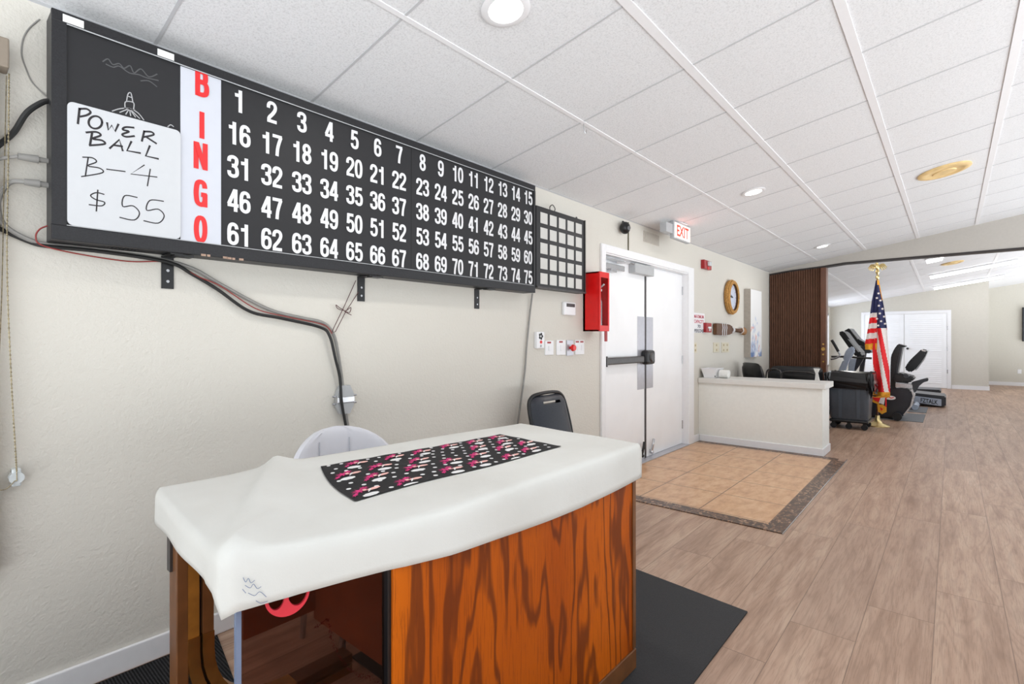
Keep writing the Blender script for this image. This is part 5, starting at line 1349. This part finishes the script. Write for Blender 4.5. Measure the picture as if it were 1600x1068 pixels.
bm = BM(); prism(bm, [(XA-.004, q.y+.072*math.cos(2*PI*i/24), q.z+.034*math.sin(2*PI*i/24)) for i in range(24)], (.006, 0, 0)); lg = obj('badge', bm, M_flagwhite, ka, label='oval white badge with red marks')
bm = BM(); ribbon(bm, [(XA-.006, q.y+.05, q.z-.006), (XA-.006, q.y+.02, q.z+.012), (XA-.006, q.y-.01, q.z-.004), (XA-.006, q.y-.045, q.z+.008)], .012, (-1, 0, 0)); obj('badge_mark', bm, M_firered, lg)
part('seat_post', [(1391, 588), (1399, 590), (1400, 608), (1391, 610)], XA+.08, .14, M_black, ka)
part('seat_rail', [(1399, 598), (1425, 600), (1426, 606), (1399, 605)], XA+.06, .16, M_chrome, ka, .006)
part('seat', [(1396, 584), (1404, 582), (1412, 584), (1429, 589), (1429, 594), (1410, 597), (1397, 596)], XA-.05, .42, M_leather, ka, .02)
part('backrest', [(1391, 580), (1392, 556), (1397, 545), (1403, 537), (1408, 538), (1406, 548), (1398, 592), (1391, 592)], XA-.02, .38, M_leather, ka, .015)
part('back_handle', [(1403, 537), (1407, 538), (1415, 540), (1415, 542), (1406, 543)], XA, .34, M_black, ka, .004)
part('back_shell', [(1406, 542), (1410, 543), (1401, 590), (1397, 592)], XA-.01, .36, M_darkgrey, ka, .006)
part('rear_frame', [(1424, 597), (1440, 592.5), (1450, 590), (1450.5, 595), (1443, 597), (1436, 603), (1431, 612), (1427, 614)], XA+.1, .14, M_darkgrey, ka, .008)
bm = BM(); q = AX(1416, 587, XA-.06); cyl(bm, q, q+Vector((-.05, 0, 0)), .045, .035, 14); obj('knob', bm, M_darkgrey, ka)
q = AX(1402, 651.5, XA-.12)
bm = BM(); cyl(bm, (XA-.12, q.y, .07), (XA+.42, q.y, .07), .05, seg=18); sb = obj('stabilizer', bm, M_chrome, ka, smooth=True)
bm = BM(); cyl(bm, (XA-.17, q.y, .07), (XA-.11, q.y, .07), .062, seg=20); cyl(bm, (XA+.41, q.y, .07), (XA+.46, q.y, .07), .062, seg=20); obj('wheel', bm, M_rubber, sb)
bm = BM(); cyl(bm, (XA-.1, 1.62, .058), (XA+.42, 1.62, .058), .05, seg=16); obj('front_foot', bm, M_rubber, ka)
part('console', [(1332, 598), (1338, 598), (1338, 610), (1331, 610)], XA+.08, .12, M_darkgrey, ka)

XB = 12.0
kb = thing('recumbent_bike', (12.2, .9, 0), 'recumbent exercise bike with leaning black backrest, the one behind the nearer bike', 'exercise bike')
part('backrest', [(1413, 576), (1418, 567), (1424, 560), (1440, 545), (1449, 547), (1447, 554), (1441, 563), (1430, 577), (1422, 582)], XB, .42, M_leather, kb, .02)
part('back_badge', [(1440, 546), (1447, 547.5), (1446, 549), (1440, 548)], XB-.01, .2, M_flagwhite, kb, .002)
part('back_shell', [(1447, 554), (1449, 547), (1450, 548), (1444, 562), (1432, 578), (1429, 578)], XB+.03, .36, M_plgrey, kb, .004)
part('seat', [(1398, 594), (1424, 589), (1426, 596), (1398, 602)], XB, .42, M_leather, kb, .02)
part('shroud', [(1360, 606), (1410, 606), (1420, 618), (1410, 638), (1360, 638)], XB, .3, M_shroud, kb, .02)
part('frame', [(1408, 600), (1420, 585), (1424, 586), (1416, 606), (1424, 630), (1418, 632)], XB+.08, .14, M_darkgrey, kb, .008)
q = AX(1430, 636, XB)
bm = BM(); cyl(bm, (XB-.1, q.y, .06), (XB+.45, q.y, .06), .05, seg=16); obj('stabilizer', bm, M_steelblue, kb, smooth=True)
bm = BM(); cyl(bm, (XB-.1, 1.5, .05), (XB+.45, 1.5, .05), .05, seg=16); obj('front_foot', bm, M_rubber, kb)

def treadmill(X, label, deck, skirt, letters=None):
    k = thing('treadmill', (X+.35, .9, 0), label, 'treadmill'); W = .72
    yA = AX(deck[1][0], deck[1][1], X).y
    part('deck', [(deck[0][0], deck[0][1]), (deck[1][0], deck[1][1]), (deck[2][0], deck[2][1]), (deck[3][0], deck[3][1])], X, W, M_darkgrey, k, .02)
    if skirt:
        sk = part('side_panel', skirt, X-.012, .02, M_steelblue, k, .003, 'silver side panel')
        if letters:
            a = AX(skirt[0][0]+13, skirt[0][1]+6.9, X-.014); b = AX(skirt[1][0]-4, skirt[1][1]+5.2, X-.014)
            d = (b-a); bm = BM(); text(bm, letters, (a+b)/2, .085, d.length*.9, off=.02, X=d, Z=Vector((0, 0, 1)), thick=.001); obj('lettering', bm, M_black, sk)
    yb = AX(deck[1][0], deck[1][1], X).y
    bm = BM()
    for dx in (.1, W-.1): cyl(bm, (X+dx, yb+.45, 0), (X+dx, yb+.45, .06), .035, .025, 10)
    for dx in (.1, W-.1): cyl(bm, (X+dx, 1.6, 0), (X+dx, 1.6, .08), .035, .03, 10)
    obj('foot', bm, M_plwhite, k)
    return k
XC = 12.75
kc = treadmill(XC, 'treadmill with lettered silver side panel, the nearer one beyond the bikes', [(1340, 604), (1478, 619), (1478, 635), (1340, 624)], [(1424, 617.5), (1471, 623.5), (1471, 634.5), (1424, 627)], 'FZTALK')
part('console', [(1310, 520), (1313, 516.5), (1319, 518), (1332, 536), (1346, 552), (1345, 557), (1337, 557), (1326, 543)], XC, .7, M_black, kc, .02)
part('console_trim', [(1324, 529), (1329, 531), (1344, 549), (1341, 550)], XC-.012, .03, M_plgrey, kc, .004)
part('upright', [(1340, 556), (1352, 554), (1346, 566), (1335, 582), (1328, 612), (1318, 612), (1330, 580)], XC, .1, M_darkgrey, kc, .015)
part('upright', [(1340, 556), (1352, 554), (1346, 566), (1335, 582), (1328, 612), (1318, 612), (1330, 580)], XC+.6, .1, M_darkgrey, kc, .015)
part('mast', [(1326, 560), (1338, 560), (1334, 580), (1330, 604), (1320, 604), (1325, 580)], XC-.03, .06, M_steelblue, kc, .01)
ptube('handrail', [(1299, 557, XC), (1320, 557, XC), (1342, 558.5, XC), (1362, 559.5, XC)], .022, M_bronze, kc)
XD = 15.0
kd = treadmill(XD, 'plain dark treadmill farthest back, near the louvred doors', [(1345, 603), (1470, 609), (1470, 617), (1345, 614)], None)
part('console', [(1318, 517), (1327, 512), (1341, 530), (1352, 535), (1352, 541), (1336, 539), (1330, 534)], XD, .7, M_black, kd, .02)
part('console_trim', [(1327, 513), (1329, 513), (1342, 528), (1340, 530)], XD-.012, .03, M_plgrey, kd, .003)
part('console_tray', [(1338, 541), (1352, 540), (1362, 549), (1358, 552), (1345, 551)], XD, .7, M_darkgrey, kd, .01)
part('upright', [(1345, 550), (1354, 549), (1350, 575), (1346, 606), (1338, 606), (1343, 575)], XD+.0, .1, M_darkgrey, kd, .012)
part('upright', [(1345, 550), (1354, 549), (1350, 575), (1346, 606), (1338, 606), (1343, 575)], XD+.6, .1, M_darkgrey, kd, .012)
XE = 11.6
ke = thing('elliptical_trainer', (11.8, 1.75, 0), 'silver elliptical trainer with black hand grips, beside the brown partition', 'exercise machine')
part('mast', [(1317, 562), (1327, 560), (1319, 582), (1312, 606), (1300, 606), (1308, 582)], XE, .14, M_steelblue, ke, .02)
part('mast_cover', [(1322, 546), (1332, 540), (1336, 548), (1328, 562), (1316, 562)], XE+.02, .10, M_steelblue, ke, .02)
part('flywheel_housing', [(1296, 590), (1330, 596), (1338, 625), (1330, 640), (1290, 640)], XE-.05, .28, M_darkgrey, ke, .03)
ptube('grip', [(1299.5, 531, XE), (1305, 540, XE), (1310, 549, XE)], .026, M_black, ke)
ptube('handlebar', [(1310, 549, XE), (1312, 555, XE), (1307, 559, XE), (1298, 561, XE)], .017, M_chrome, ke)
bm = BM(); cyl(bm, (XE-.15, 1.95, .05), (XE+.4, 1.95, .05), .05, seg=14); cyl(bm, (XE-.15, 1.35, .05), (XE+.4, 1.35, .05), .05, seg=14); obj('foot', bm, M_rubber, ke)
bm = BM(); a = AZ(1358, 662); b = AZ(1438, 661.5); c = AZ(1442, 650)
prism(bm, [(10.25, .34, .0006), (11.35, .34, .0006), (11.35, 1.9, .0006), (10.25, 1.9, .0006)], (0, 0, .006)); tag(obj('gym_mat', bm, M_gymmat), 'grey mat under the nearer recumbent bike', 'mat')
bm = BM(); prism(bm, [(11.6, .34, .0006), (12.6, .34, .0006), (12.6, 1.25, .0006), (11.6, 1.25, .0006)], (0, 0, .006)); tag(obj('gym_mat', bm, M_gymmat), 'grey mat under the second recumbent bike', 'mat')
